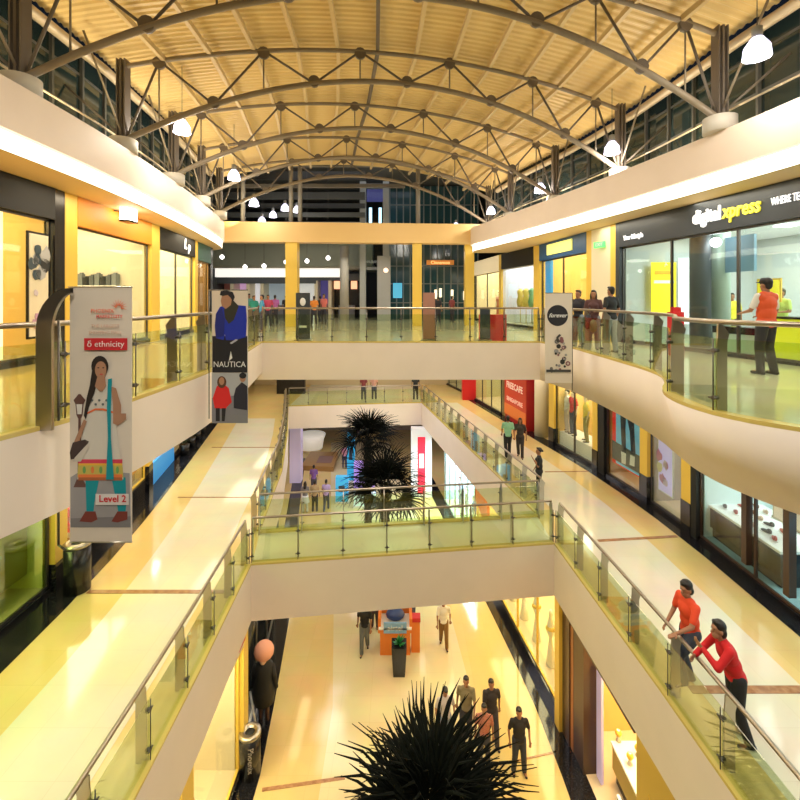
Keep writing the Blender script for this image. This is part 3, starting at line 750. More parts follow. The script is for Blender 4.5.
def palm(label, x, y, ztop, sc, nf=34, seed=3, elev=(-.5, 1.35)):
    g = thing('palm_tree', label, 'palm tree', (x, y, Z0), 0, 'fan palms on the ground floor'); random.seed(seed)
    hgt = ztop - Z0; b = MB().use('trunk')
    b.sweep([(0, 0, .5 + (hgt - .5) * t / 10) for t in range(11)], [.17 + .03 * math.cos(t * 2.5) for t in range(11)], 12); b.build('trunk', g, world=False)
    b = MB().use('trunk'); 
    for k in range(46):
        t = k * 2.4; z = hgt - .1 - (k / 46) * 1.1; b.tube((math.cos(t) * .14, math.sin(t) * .14, z), (math.cos(t) * .30, math.sin(t) * .30, z + .22), .03, 5, .012)
    b.build('leaf_bases', g, world=False)
    for k in range(nf):
        a = k * 2.39996 + random.uniform(-.2, .2); e = elev[0] + (elev[1] - elev[0]) * ((k + .5) / nf) ** .85
        o = bpy.data.objects.new('frond', FR[k % 3]); COL.objects.link(o); o.parent = g
        s = sc * random.uniform(.85, 1.08)
        Rm = Matrix.Rotation(a, 4, 'Z') @ Matrix.Rotation(-e, 4, 'Y') @ Matrix.Rotation(random.uniform(-.5, .5), 4, 'X')
        o.matrix_local = Matrix.Translation((0, 0, hgt)) @ Rm @ Matrix.Scale(s, 4)
    b = MB().use('black'); b.lathe((0, 0, 0), [(.62, 0), (.75, .55), (.68, .56), (.66, .5), (0, .5)], 20); b.build('planter', g, world=False)
    return g
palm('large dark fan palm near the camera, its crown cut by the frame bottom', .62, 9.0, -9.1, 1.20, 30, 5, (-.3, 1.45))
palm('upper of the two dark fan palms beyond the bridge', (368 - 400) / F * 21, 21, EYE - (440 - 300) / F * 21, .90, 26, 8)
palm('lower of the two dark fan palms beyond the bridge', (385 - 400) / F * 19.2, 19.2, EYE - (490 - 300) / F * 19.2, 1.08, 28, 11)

# ---------------------------------------------------------------- hanging banners
def card(b, m, x0, x1, z0, z1, y, ox, oz):
    b.use(m); b.box((ox + (x0 + x1) / 2, y, oz - (z0 + z1) / 2), (x1 - x0, .004, abs(z1 - z0)))
def flat(name, g, m, pts, y, ox, oz, sc=1.0, t=.003):
    """printed flat shape on a banner; pts in banner units, x right and z down from the top left corner"""
    b = MB().use(m); n = len(pts)
    b.v = [(ox + p[0] * sc, y, oz - p[1] * sc) for p in pts] + [(ox + p[0] * sc, y + t, oz - p[1] * sc) for p in pts]
    b.face(list(range(n))); b.face([n + i for i in range(n)][::-1])
    for i in range(n): j = (i + 1) % n; b.face((i, n + i, n + j, j))
    return b
def ell(cx, cz, rx, rz, n=18): return [(cx + rx * math.cos(2 * PI * i / n), cz + rz * math.sin(2 * PI * i / n)) for i in range(n)]
mat('vinyl', (.74, .66, .56), .5); mat('vinyl_grey', (.33, .32, .33), .6)
sk = cmat((.42, .22, .13), .7); tl_ = cmat((0, .28, .34), .7); kur = cmat((.66, .62, .55), .7); rd = cmat((.60, .02, .03), .6)
class Pic:
    """prints on one banner, units are photo pixels of that banner"""
    def __init__(s, g, ox, oz, y, u): s.g, s.ox, s.oz, s.y, s.u, s.k = g, ox, oz, y, u, 0
    def add(s, name, m, pts):
        s.k += 1; return flat(name, s.g, m, pts, s.y - .004 - .0004 * s.k, s.ox, s.oz, s.u, .001).build(name, s.g)
    def rect(s, name, m, x0, z0, x1, z1): return s.add(name, m, [(x0, z0), (x1, z0), (x1, z1), (x0, z1)])
    def text(s, name, t, size, m, x, z, **kw):
        s.k += 1; return put_text(name, t, size * s.u, m, (s.ox + x * s.u, s.y - .006 - .0004 * s.k, s.oz - z * s.u), (0, -1), s.g, depth=.001, **kw)
# banner 1: woman in a long tunic, scale 5.05 m away
D = 5.05; u = D / F; ox = (70 - 400) * u; oz = EYE + (300 - 287) * u
g = thing('banner', 'tall beige banner picturing a woman in a long pale tunic, hung at upper left railing', 'banner', (ox, D, oz))
MB().use('vinyl').box((ox + 31 * u, D, oz - 127.5 * u), (62 * u, .006, 255 * u)).build('banner_sheet', g)
MB().use('steel').tube((ox - .02, D, oz), (ox + 62 * u + .01, D, oz), .008, 8).build('hanging_rod', g); MB().use('steel').tube((ox, D, oz - 255 * u), (ox + 62 * u, D, oz - 255 * u), .008, 8).build('bottom_rod', g)
p = Pic(g, ox, oz, D - .003, u)
p.add('printed_ground', M('vinyl_grey'), [(1, 190), (14, 182), (60, 186), (61, 240), (1, 240)])
p.add('printed_ground', cmat((.22, .21, .22), .6), [(1, 231), (61, 229), (61, 240), (1, 240)])
p.add('printed_lamp_post', cmat((.13, .06, .05), .6), [(9, 122), (11, 122), (12, 190), (18, 200), (4, 200), (8, 190)])
p.add('printed_lamp_post', cmat((.13, .06, .05), .6), [(9, 107), (11, 107), (16, 113), (14, 117), (13, 128), (11, 132), (9, 132), (7, 128), (6, 117), (4, 113)])
p.add('printed_lamp_post', cmat((.75, .72, .68), .6), [(7, 117), (13, 117), (12, 127), (8, 127)])
for sgn, x in ((-1, 18), (1, 44)):
    p.add('printed_leg', tl_, [(x - 2, 190), (x + 12, 190), (x + 10 + 3 * sgn, 215), (x + 9 + 3 * sgn, 225), (x + 2 + 3 * sgn, 225)])
    p.add('printed_foot', cmat((.20, .04, .03), .6), [(x + 1 + 3 * sgn, 224), (x + 11 + 3 * sgn, 224), (x + 12 + 2 * sgn, 232), (x + 4, 235), (x - 5 + 3 * sgn, 234)])
p.add('printed_tunic', kur, [(22, 101), (30, 98), (40, 98), (44, 100), (46, 116), (47, 140), (54, 192), (8, 192), (12, 165), (15, 135), (17, 116)])
p.add('printed_hem', cmat((.55, .45, .10), .7), [(9, 177), (53, 177), (54, 190), (8, 190)])
for z0, z1, c in ((172, 176, (.65, .05, .10)), (176, 178, (.8, .45, .05)), (187, 190, (.75, .2, .05)), (190, 193, (.4, .12, .04))): p.rect('printed_hem', cmat(c, .7), 9, z0, 53, z1)
for k_ in range(5): p.add('printed_pattern', cmat(((.15, .35, .1), (.7, .2, .05))[k_ % 2], .7), ell(15 + k_ * 8.3, 182.5, 1.6, 3.6))
p.add('printed_trim', cmat((.75, .16, .05), .7), [(18, 125), (26, 121), (34, 121), (44, 124), (44, 126), (34, 123), (26, 123), (18, 127)])
for k_ in range(6): p.add('printed_embroidery', cmat((.12, .14, .14), .7), ell(23 + 3.6 * k_, 113 + (k_ % 2) * 4, 1.3, 1.3, 8))
p.add('printed_arm', sk, [(42, 99), (47, 101), (52, 118), (52, 126), (57, 126), (57, 132), (49, 138), (44, 136), (44, 118)])
p.add('printed_arm', sk, [(15, 132), (18, 134), (11, 152), (12, 164), (6, 168), (3, 160), (7, 150)])
p.add('printed_clutch', cmat((.05, .03, .03), .6), [(4, 155), (16, 152), (20, 154), (12, 170), (2, 172), (-0 + 1, 165)])
p.add('printed_clutch', cmat((.6, .55, .48), .6), [(6, 170), (19, 156), (20, 160), (12, 174), (4, 174)])
p.add('printed_scarf', tl_, [(39, 92), (43, 91), (42, 120), (42, 150), (45, 192), (37, 192), (39, 150), (38, 120)])
p.add('printed_braid', cmat((.02, .012, .01), .6), [(24, 78), (30, 88), (26, 104), (20, 120), (17, 132), (15, 128), (18, 110), (21, 98)])
p.add('printed_neck', sk, [(29, 88), (36, 88), (37, 98), (34, 104), (31, 104), (26, 99)])
p.add('printed_hair', cmat((.02, .012, .01), .6), ell(31, 79, 8.5, 10.5))
p.add('printed_face', sk, ell(32, 82.5, 5.8, 8.5))
p.add('printed_lips', cmat((.5, .08, .07), .6), ell(32.5, 87, 1.8, .8, 8))
for x in (29.6, 34.6): p.add('printed_eye', cmat((.03, .02, .02), .6), ell(x, 80.5, 1.1, .6, 8))
p.rect('printed_plate', rd, 15.5, 51, 58.5, 63)
p.text('lettering', '\u03b4 ethnicity', 8.2, M('sign_print') if 'sign_print' in MATS else mat('sign_print', (.9, .8, .78), .6), 37, 57, sx=1.05)
p.rect('printed_plate', cmat((.72, .68, .66), .6), 27, 206, 60, 217)
p.text('lettering', 'Level 2', 9.5, rd, 44, 211, bold=.002, sx=1.0)
for k_ in range(9):
    a = -2.9 + k_ * .36; c, s_ = math.cos(a), math.sin(a)
    p.add('printed_sunburst', cmat((.78, .16, .06), .6), [(50 + 2.5 * c - .5 * s_, 21 + 2.5 * s_ + .5 * c), (50 + 9 * math.cos(a + .22), 21 + 9 * math.sin(a + .22)), (50 + 2.5 * c + .7 * s_, 21 + 2.5 * s_ - .7 * c)])
p.text('lettering', 'PHOENIX', 5.4, cmat((.78, .22, .14), .6), 34, 24, bold=.001)
p.text('lettering', 'MARKETCITY', 4.4, cmat((.75, .12, .10), .6), 41, 29.5, bold=.001)
p.text('lettering', 'THE LARGEST', 4.6, cmat((.66, .42, .32), .6), 37, 39)
p.text('lettering', 'SHOPPING MALL', 4.4, cmat((.66, .42, .32), .6), 37, 45.5)
# its curved bracket on the railing
g = thing('banner_bracket', 'broad curved steel bracket arching over to the tall beige banner', 'bracket', (ox - .3, D, 0))
def arc_plate(b, x0, x1, zb, zt, w, y, n=10):
    b.use('steel'); outer = [(x0, zb)]; inner = [(x0 + w, zb)]; r = zt - (zt - (x1 - x0) * .95)
    for k_ in range(n + 1):
        a = PI - PI / 2 * k_ / n; rx = x1 - x0; rz = (zt - zb) * .30
        outer.append((x1 + rx * math.cos(a), zt - rz + rz * math.sin(a))); inner.append((x1 + (rx - w) * math.cos(a), zt - rz + (rz - w * .3 - w * .5 * (1 - k_ / n)) * math.sin(a)))
    k = len(b.v)
    for yy in (y - .02, y + .02):
        for q in outer: b.v.append((q[0], yy, q[1]))
        for q in inner: b.v.append((q[0], yy, q[1]))
    m = len(outer)
    for i in range(m - 1):
        b.face((k + i, k + i + 1, k + m + i + 1, k + m + i)); b.face((k + 2 * m + m + i, k + 2 * m + m + i + 1, k + 2 * m + i + 1, k + 2 * m + i))
        b.face((k + i + 1, k + i, k + 2 * m + i, k + 2 * m + i + 1)); b.face((k + m + i, k + m + i + 1, k + 3 * m + i + 1, k + 3 * m + i))
    return b
Db = 4.95
arc_plate(MB(), (37 - 400) / F * Db, (72 - 400) / F * Db, .0, EYE + 12 / F * Db, .17, Db).build('curved_plate', g)
xr = (58.5 - 400) / F * 5.15
MB().use('steel_dark').tube((xr, 5.15, EYE - 245 / F * 5.15), (xr, 5.15, EYE - 20 / F * 5.15), .013, 8).tube((xr, 5.15, EYE - 245 / F * 5.15), (xr + .15, 5.05, EYE - 245 / F * 5.15), .012, 8).build('tie_rod', g)
# banner 2
D = 8.7; u = D / F; ox = (212 - 400) * u; oz = EYE + 10 * u
g = thing('banner', 'banner with a man in a bright blue jacket above white sail lettering on black', 'banner', (ox, D, oz))
MB().use('vinyl').box((ox + 18 * u, D, oz - 66.5 * u), (36 * u, .006, 133 * u)).build('banner_sheet', g)
MB().use('steel_dark').tube((ox - .05, D, oz), (ox + 36 * u, D, oz), .01, 8).tube((ox - .10, D + .1, oz), (ox - .10, D + .1, oz - 130 * u), .014, 8).tube((ox - .10, D + .1, oz), (ox, D, oz), .01, 6).build('hanging_rod', g)
p = Pic(g, ox, oz, D - .003, u)
bl = cmat((.01, .03, .42), .7); dk = cmat((.012, .012, .02), .6)
p.add('printed_sky', cmat((.42, .44, .47), .6), [(0, 83), (36, 83), (36, 110), (0, 110)])
p.add('printed_street', cmat((.22, .22, .25), .6), [(0, 108), (36, 104), (36, 133), (0, 133)])
p.rect('printed_panel', dk, .5, 46, 35.5, 82.5)
p.add('printed_jacket', bl, [(4, 24), (8, 17), (14, 15), (25, 15), (34, 16), (35, 30), (34, 47), (24, 50), (14, 50), (13, 44), (12, 50), (4, 48), (3, 36)])
p.add('printed_jacket', cmat((.01, .02, .22), .7), [(4, 24), (10, 18), (13, 30), (12, 46), (4, 48), (3, 36)])
p.add('printed_collar', cmat((.03, .03, .02), .7), [(12, 20), (20, 9), (27, 16), (22, 30), (17, 34), (13, 28)])
p.add('printed_face', sk, [(10, 6), (17, 4), (20, 9), (19, 15), (14, 19), (10, 16), (9, 11)])
p.add('printed_hair', dk, [(8, 5), (9, 1), (15, -.5 + 1), (21, 2), (23, 7), (21, 12), (19, 8), (16, 5), (11, 6)])
p.add('printed_hand', cmat((.5, .5, .55), .6), [(18, 53), (24, 49), (26, 50), (20, 54)])
p.add('printed_sail', cmat((.85, .85, .85), .5), [(19, 61), (20.5, 68), (17, 71)])
p.text('lettering', 'NAUTICA', 8.0, cmat((.82, .82, .84), .5), 18, 74.5, fit=32 * u)
p.add('printed_coat', cmat((.70, .02, .02), .7), [(5, 96), (11, 93), (17, 98), (20, 112), (15, 117), (14, 119), (3, 118), (1, 108)])
p.add('printed_legs', dk, [(4, 118), (8, 118), (8, 131), (4, 131)]); p.add('printed_legs', dk, [(10, 118), (14, 118), (13, 131), (10, 131)])
p.add('printed_hair', cmat((.10, .04, .02), .7), ell(10, 92, 4.6, 6)); p.add('printed_face', sk, ell(10, 91, 2.6, 4))
p.add('printed_coat', cmat((.02, .02, .035), .7), [(24, 98), (30, 92), (35.5, 96), (35.5, 120), (22, 118), (22, 106)])
p.add('printed_face', sk, ell(31, 88, 3, 4)); p.add('printed_hair', dk, ell(31, 85.5, 3.6, 3))
# banner 3
D = 12.0; u = D / F; ox = (545 - 400) * u; oz = EYE + 7 * u
g = thing('banner', 'pale banner with a black circle and scattered dark print beside the upper right railing', 'banner', (ox, D, oz))
MB().use('vinyl').box((ox + 13.5 * u, D, oz - 45 * u), (27 * u, .006, 90 * u)).build('banner_sheet', g)
MB().use('steel_dark').tube((ox, D, oz), (ox + 27.5 * u, D, oz), .01, 8).build('hanging_rod', g); MB().use('steel_dark').tube((ox + 28 * u, D + .05, oz), (ox + 28 * u, D + .05, oz - 98 * u), .014, 8).build('upright_rod', g)
p = Pic(g, ox, oz, D - .003, u)
p.add('printed_circle', dk, ell(12.5, 22.5, 10.5, 10.5, 28))
p.text('lettering', 'forever', 6.0, cmat((.85, .85, .85), .5), 12.5, 22.5, shear=.4, bold=.002)
random.seed(5)
for k_ in range(30):
    zz = random.uniform(44, 79); w = 2 + (zz - 44) / 35 * 10; x = 15 + random.uniform(-w, min(w, 9)); r = random.uniform(.8, 2.6)
    p.add('printed_disc', cmat(random.choice([(.03, .03, .03), (.15, .14, .15), (.25, .1, .12), (.3, .3, .3)]), .6), ell(x, zz, r, r, 10))
    if k_ % 3 == 0: p.add('printed_disc', cmat((.6, .56, .52), .6), ell(x, zz, r * .45, r * .45, 8))
p.add('printed_scroll', cmat((.05, .05, .05), .6), [(11, 44), (14, 41), (16, 42), (13, 45), (15, 49), (11, 49)])
p.rect('printed_base', cmat((.05, .05, .05), .6), 1, 76.5, 25.5, 79)
# ---------------------------------------------------------------- lamps
def area(x, y, z, sx, sy, power, col=(1, .86, .62), up=False, rz=0, name='soffit_light', rot=None):
    L = bpy.data.lights.new(name, 'AREA'); L.shape = 'RECTANGLE'; L.size = sx; L.size_y = sy; L.energy = power; L.color = col
    o = bpy.data.objects.new(name, L); COL.objects.link(o); o.location = (x, y, z)
    o.rotation_euler = rot if rot else ((PI if up else 0), 0, rz)
    return o
def nrm2(a, b, s):
    d = Vector((b[0] - a[0], b[1] - a[1])).normalized(); n = Vector((d.y, -d.x))
    return (n if n.x * s > 0 else -n), d
mat('in_warm', (.88, .62, .22), .5); mat('in_cream', (.90, .80, .58), .5); mat('in_white', (.9, .9, .9), .4); mat('in_wood', (.42, .24, .08), .4)
mat('in_floor', (.75, .62, .42), .15)
def shop(label, line, D0, D1, z, s, top=4.0, sign_h=.7, sign='black', wall='in_cream', floor='in_floor', plinth=.12, plinth_m='granite_black', glz='glass_shop', frame='steel_dark', mull=2, depth=3.2, power=110, lcol=(1, .86, .6), cat='shopfront', back=None, glassy=True, drop=0):
    a = along(line, D0); b_ = along(line, D1); n, d = nrm2(a, b_, s); zt = top
    g = thing('shopfront', label, cat, (a[0], a[1], z))
    off = lambda p, q: (p[0] + n.x * q, p[1] + n.y * q)
    w = MB().use(back or wall); w.wall(off(a, depth), off(b_, depth), z, zt, .08); w.build('back_wall', g)
    for e in (a, b_): MB().use(wall).wall(off(e, .1), off(e, depth), z, zt, .08).build('side_wall', g)
    lo = min(off(a, .05), off(b_, .05)); poly = [off(a, .05), off(b_, .05), off(b_, depth), off(a, depth)]
    MB().use(floor).prism(poly, z + .005, z + plinth + .02).build('interior_floor', g)
    MB().use('in_white').prism(poly, zt - .06 - drop, zt - .01).build('interior_ceiling', g)
    zs = zt - sign_h
    sb = MB().use(sign).wall(off(a, -.05), off(b_, -.05), zs, zt, .16).build('sign_board', g) if sign_h > 0 else g
    if plinth > 0: MB().use(plinth_m).wall(off(a, .0), off(b_, .0), z, z + plinth, .14).build('plinth', g)
    if glassy:
        MB().use(glz).wall(off(a, .03), off(b_, .03), z + plinth, zs, .012).build('glass_window', g)
        f = MB().use(frame)
        for i in range(mull + 1):
            p = lerp(a, b_, i / mull); p = off(p, .03)
            f.box((p[0], p[1], (z + plinth + zs) / 2), (.06, .06, zs - z - plinth), math.atan2(d.y, d.x))
        f.wall(off(a, .03), off(b_, .03), zs - .05, zs, .06); f.wall(off(a, .03), off(b_, .03), z + plinth, z + plinth + .05, .06); f.build('window_frame', g)
    if power:
        c = lerp(off(a, depth * .5), off(b_, depth * .5), .5); L = math.dist(a, b_)
        area(c[0], c[1], zt - .1 - drop, depth * .7, L * .8, power * L * 1.3, lcol, rz=math.atan2(d.y, d.x) - PI / 2, name='shop_ceiling_light')
    return dict(g=g, sb=sb, a=a, b=b_, n=n, d=d, off=off, z=z, zs=zs, zt=zt)
def pil(label, line, D0, D1, z, s, z1, m, depth=.35, out=.12, base=None):
    a = along(line, D0); b_ = along(line, D1); n, d = nrm2(a, b_, s); off = lambda p, q: (p[0] + n.x * q, p[1] + n.y * q)
    o = MB().use(m).wall(off(a, depth / 2 - out), off(b_, depth / 2 - out), z + (base or 0), z1, depth)
    if base: o.use('granite_black').wall(off(a, depth / 2 - out - .01), off(b_, depth / 2 - out - .01), z, z + base, depth + .02)
    o = o.build('pilaster', loc=(a[0], a[1], z)); return tag(o, label, 'pilaster')
def inside(S, t, q, h=0):
    p = lerp(S['a'], S['b'], t); p = S['off'](p, q); return (p[0], p[1], S['z'] + h)
def poster(label, S, t0, t1, q, z0, z1, m, cat='poster', frame='black', name='poster', fw=.06):
    a = S['off'](lerp(S['a'], S['b'], t0), q); b_ = S['off'](lerp(S['a'], S['b'], t1), q)
    g = thing(name, label, cat, (a[0], a[1], S['z'] + z0))
    MB().use(frame).wall(a, b_, S['z'] + z0, S['z'] + z1, .04).build('frame', g)
    a2, b2 = lerp(a, b_, fw), lerp(a, b_, 1 - fw); n = S['n']
    MB().use(m).wall((a2[0] - n.x * .025, a2[1] - n.y * .025), (b2[0] - n.x * .025, b2[1] - n.y * .025), S['z'] + z0 + .05, S['z'] + z1 - .05, .02).build('printed_sheet', g)
    return g
def patches(g, S, t0, t1, q, z0, z1, cols, n=6, seed=1, name='printed_shape'):
    """printed blobs on a wall poster or display back"""
    random.seed(seed)
    for i in range(n):
        t = random.uniform(t0, t1); zz = random.uniform(z0, z1); r = random.uniform(.06, .16)
        p = S['off'](lerp(S['a'], S['b'], t), q); n_ = S['n']; b = MB().use(cmat(random.choice(cols), .6)); d = S['d']
        k = len(b.v); m = 10
        for j in range(m): aa = 2 * PI * j / m; b.v.append((p[0] + d.x * math.cos(aa) * r, p[1] + d.y * math.cos(aa) * r, S['z'] + zz + math.sin(aa) * r * random.uniform(.7, 1.6)))
        b.face(list(range(m))); c = [(v[0] + n_.x * .006, v[1] + n_.y * .006, v[2]) for v in b.v]; b.v += c; b.face([m + j for j in range(m)][::-1])
        for j in range(m): jj = (j + 1) % m; b.face((j, m + j, m + jj, jj))
        b.build(name, g)
def sign_text(S, txt, size, m, t, dz, out=-.15, **kw):
    p = S['off'](lerp(S['a'], S['b'], t), out); n = S['n']
    return put_text('lettering', txt, size, m, (p[0], p[1], S['zs'] + dz), (-n.x, -n.y), S['sb'], **kw)
def disp_table(label, p, sx, sy, h, top, body, rz=0, cat='display table', items=None):
    g = thing('display_table', label, cat, p, rz)
    MB().use(top).box((0, 0, h), (sx, sy, .06)).build('table_top', g, world=False)
    MB().use(body).box((0, 0, h * .62), (sx - .06, sy - .06, h * .6)).build('cabinet_body', g, world=False)
    MB().use('black').box((0, 0, h * .16), (sx - .2, sy - .2, h * .32)).build('base', g, world=False)
    return g
def mannequin(label, p, rz, shirt, trousers, pose='relaxed', h=1.75, skin=None, **kw):
    return person(label, p[0], p[1], p[2], rz, pose, shirt, trousers, h, cat='mannequin', skin=skin or M('cream'), voxel=.024, **kw)
def bag(b_label, p, c, sz=.3, rz=0):
    b = MB().use(cmat(c, .5)); b.box((0, 0, sz * .4), (sz, sz * .4, sz * .8)); b.sweep([(-sz * .28, 0, sz * .8), (-sz * .18, 0, sz * 1.15), (sz * .18, 0, sz * 1.15), (sz * .28, 0, sz * .8)], .012, 6)
    o = b.build('handbag'); o.location = p; o.rotation_euler = (0, 0, rz); return tag(o, b_label, 'handbag')

# ================= upper gallery, left side
S = shop('shop with black fascia and glowing yellow interior at the far left edge', LS2, 4.5, 10.6, Z2, -1, 3.97, .72, 'black_matt', 'in_warm', mull=2, power=42, lcol=(1, .74, .36), depth=2.6)
pg = poster('tall framed poster with dark and grey figures beside black pilaster', S, .885, .985, -.03, .55, 2.9, 'cream'); patches(pg, S, .90, .97, -.08, 1.9, 2.6, [(.05, .08, .1), (.25, .3, .32), (.03, .03, .03), (.5, .5, .5)], 9, 3); patches(pg, S, .90, .97, -.08, .8, 1.6, [(.6, .35, .5), (.7, .6, .65)], 4, 4)
g = thing('counter', 'low black counter inside the yellow-lit shop at far left', 'counter', inside(S, .75, .8)); 
MB().use('black').box((0, 0, .55), (.6, 1.6, .12)).build('counter_top', g, world=False); MB().use('in_warm').box((0, 0, .25), (.5, 1.5, .5)).build('counter_body', g, world=False)
tag(MB().use(lit((1, .85, .5), 3)).wall(S['off'](lerp(S['a'], S['b'], .84), .5), S['off'](lerp(S['a'], S['b'], .88), .5), .1, 3.4, .1).build('light_column'), 'tall glowing white light column in the leftmost yellow shop', 'light column')
pil('glossy black pilaster right of the leftmost shop', LS2, 10.6, 10.93, Z2, -1, 3.97, 'black')
pil('yellow pilaster beside the black one on upper left', LS2, 10.95, 11.4, Z2, -1, 3.97, 'yellow_paint')
S = shop('shop with orange fascia and cream lit interior on the upper left', LS2, 11.4, 15.4, Z2, -1, 3.97, .72, 'orange', 'in_cream', mull=1, power=50, lcol=(1, .84, .56), depth=3.2)
SB = S
g = thing('wall_picture', 'wide wall picture with brown and grey shapes inside the orange fascia shop', 'picture', (-10.2, 15.3, 2.7))
MB().use('cream').box((-10.2, 15.3, 2.95), (1.3, .04, .62)).build('picture_board', g); random.seed(6)
for i in range(12):
    b = MB().use(cmat(random.choice([(.25, .1, .06), (.3, .3, .3), (.6, .25, .15), (.1, .1, .12)]), .6)); b.ball((random.uniform(-10.75, -9.65), 15.27, random.uniform(2.75, 3.15)), (random.uniform(.05, .13), .006, random.uniform(.04, .1)), 10, 5); b.build('printed_shape', g)
sh = thing('wall_shelf', 'shelf with dark tins on the end wall of the orange fascia shop', 'shelf', (-10.1, 15.2, 1.87))
MB().use('white').box((-10.1, 15.15, 1.86), (1.7, .34, .04)).build('shelf_board', sh)
for i in range(9):
    hh = .26 + .12 * ((i * 7) % 3) / 2
    o = MB().use(cmat([(.03, .03, .03), (.12, .13, .14), (.22, .24, .25)][i % 3], .5)).box((0, 0, hh / 2), (.15, .2, hh)).box((0, 0, hh + .02), (.08, .1, .04)).build('storage_tin')
    o.location = (-10.85 + i * .185, 15.15, 1.881); tag(o, ['small dark tin', 'mid grey tin', 'tall grey tin'][i % 3] + ' on the shelf of the orange fascia shop, %s in the row' % ['first', 'second', 'third', 'fourth', 'fifth', 'sixth', 'seventh', 'eighth', 'ninth'][i], 'tin', 'dark tins on the upper left shop shelf')
# projecting spotlight box
g = thing('wall_lamp', 'glaring white square floodlight on the orange fascia', 'lamp', (-8.0, 13.05, 3.8))
MB().use('steel_dark').tube((-8.2, 13.05, 3.95), (-7.75, 13.05, 3.9), .025, 6).build('arm', g)
MB().use(lit((1, .97, .9), 14)).box((-7.7, 13.05, 3.82), (.25, .42, .34)).build('lamp_face', g); MB().use('black').box((-7.7, 13.05, 3.62), (.28, .44, .05)).build('lower_rim', g)
pil('orange-yellow pilaster between the orange and black fascias', LS2, 15.4, 16.05, Z2, -1, 3.97, 'yellow_paint')
S = shop('shop with black fascia, white emblem and white-yellow interior', LS2, 16.05, 19.9, Z2, -1, 3.97, .72, 'black_matt', 'in_cream', mull=2, power=70, lcol=(1, .86, .55), depth=2.4)
sign_text(S, 'L', .55, 'sign_white', .66, .40, shear=.2, bold=.02); sign_text(S, 'p', .5, 'sign_white', .78, .34, shear=.2, bold=.02)
mannequin('mannequin in yellow-green dress in the white-yellow shop window', inside(S, .35, .6, .14), math.radians(-60), (.55, .62, .06), (.5, .55, .08), female=True)
pil('thin yellow pilaster before the green fascia shop', LS2, 19.9, 20.3, Z2, -1, 3.97, 'yellow_paint')
S = shop('narrow shop with dark green fascia and brown panels, last on the upper left', LS2, 20.3, 22.4, Z2, -1, 3.97, .8, cmat((.03, .13, .09), .4), 'in_wood', mull=3, power=60, frame='in_wood', depth=2)
pil('black end pilaster of the upper left shop row', LS2, 22.4, 22.8, Z2, -1, 3.97, 'black')

# ================= upper gallery, right side
DG = mat('sign_dark', (.035, .042, .05), .35)
S = shop('large electronics shop with dark fascia and lit lettering on upper right', RS2, 5.0, 15.3, Z2, 1, 3.97, .82, 'sign_dark', cmat((.62, .66, .64), .4), cmat((.7, .72, .68), .2), plinth=.06, mull=5, frame='steel_dark', power=55, lcol=(.93, 1, .97), depth=5.2, drop=.42)
SE = S
def tD(D): return (D - 5.0) / 10.3
sign_text(S, 'digital', .50, 'sign_white', tD(11.92), .42, depth=.02, bold=.010, fit=.84)
sign_text(S, 'xpress', .50, 'sign_yellow', tD(10.97), .42, depth=.02, bold=.008, shear=.15, fit=1.0)
sign_text(S, 'WHERE TECH', .24, 'sign_white', tD(9.86), .42, depth=.01, fit=.78)
sign_text(S, 'Your Lifestyle', .2, 'sign_white', tD(14.62), .26, depth=.01, bold=.006, fit=.9)
for k_, (t, q) in enumerate(((.06, 1.3), (.06, 3.3), (.22, 1.3), (.22, 3.3), (.4, 1.0), (.4, 2.6), (.55, 1.3), (.55, 3.0), (.7, 1.3), (.7, 2.8), (.85, 1.2), (.93, 2.2))):
    p = inside(S, t, q, 3.47); o = MB().use(lit((.95, 1, .95), 9)).box((0, 0, 0), (.45, .45, .03)).build('ceiling_panel_light'); o.location = p; tag(o, 'square lit ceiling panel in the electronics shop', 'ceiling light', 'ceiling panels of the electronics shop')
for i, (t, q, m_, lb) in enumerate(((.745, .42, 'darkgrey', 'round dark grey column just inside the electronics shop window'), (.745, 1.05, None, 'pale green-grey column behind the electronics shop glass'))):
    p = inside(S, t, q); tag(MB().use(m_ or cmat((.40, .50, .42), .35)).tube((p[0], p[1], .1), (p[0], p[1], 3.95), .26, 20).build('shop_column'), lb, 'column')
g = thing('poster', 'bright yellow sale poster behind the electronics shop window', 'poster', (8.7, 15.2, .9)); MB().use(lit((1, .80, .02), .9)).box((8.72, 15.22, 1.8), (.82, .03, 1.7)).build('printed_sheet', g); MB().use('white').box((8.72, 15.195, 2.0), (.66, .01, .10)).build('printed_line', g); MB().use(lit((.9, .45, .02), .5)).box((8.72, 15.195, 2.3), (.6, .01, .12)).build('printed_line', g); MB().use(lit((.8, .85, .9), .8)).box((9.6, 15.3, 1.7), (.7, .04, 2.2)).build('side_sheet', g)
S2 = S; pgp = thing('hanging_screen', 'hanging blue-grey square screen beside a glare lamp in electronics shop', 'screen', inside(S, .66, 1.0, 2.3)); p0 = S['off'](lerp(S['a'], S['b'], .64), 1.0); p1 = S['off'](lerp(S['a'], S['b'], .72), 1.0)
MB().use(lit((.16, .28, .36), .6)).wall(p0, p1, 2.15, 3.1, .08).build('screen_face', pgp)
o = MB().use(lit((.9, .95, 1), 25)).ball(inside(S, .705, .5, 2.95), .13, 12, 8).build('glare_lamp'); tag(o, 'dazzling white lamp under the bright shop lettering', 'lamp')
poster('small round-marked yellow sign low in the electronics shop', S, .60, .66, 1.3, 1.35, 1.95, lit((.95, .85, .05), .8), frame='yellow_paint')
g = poster('black-framed pale display screen behind the vest worker', S, .42, .53, 2.6, 1.1, 2.3, lit((.6, .65, .7), .9)); 
g = thing('shop_counter', 'yellow counter front at the right edge of the electronics shop', 'counter', inside(S, .40, .35))
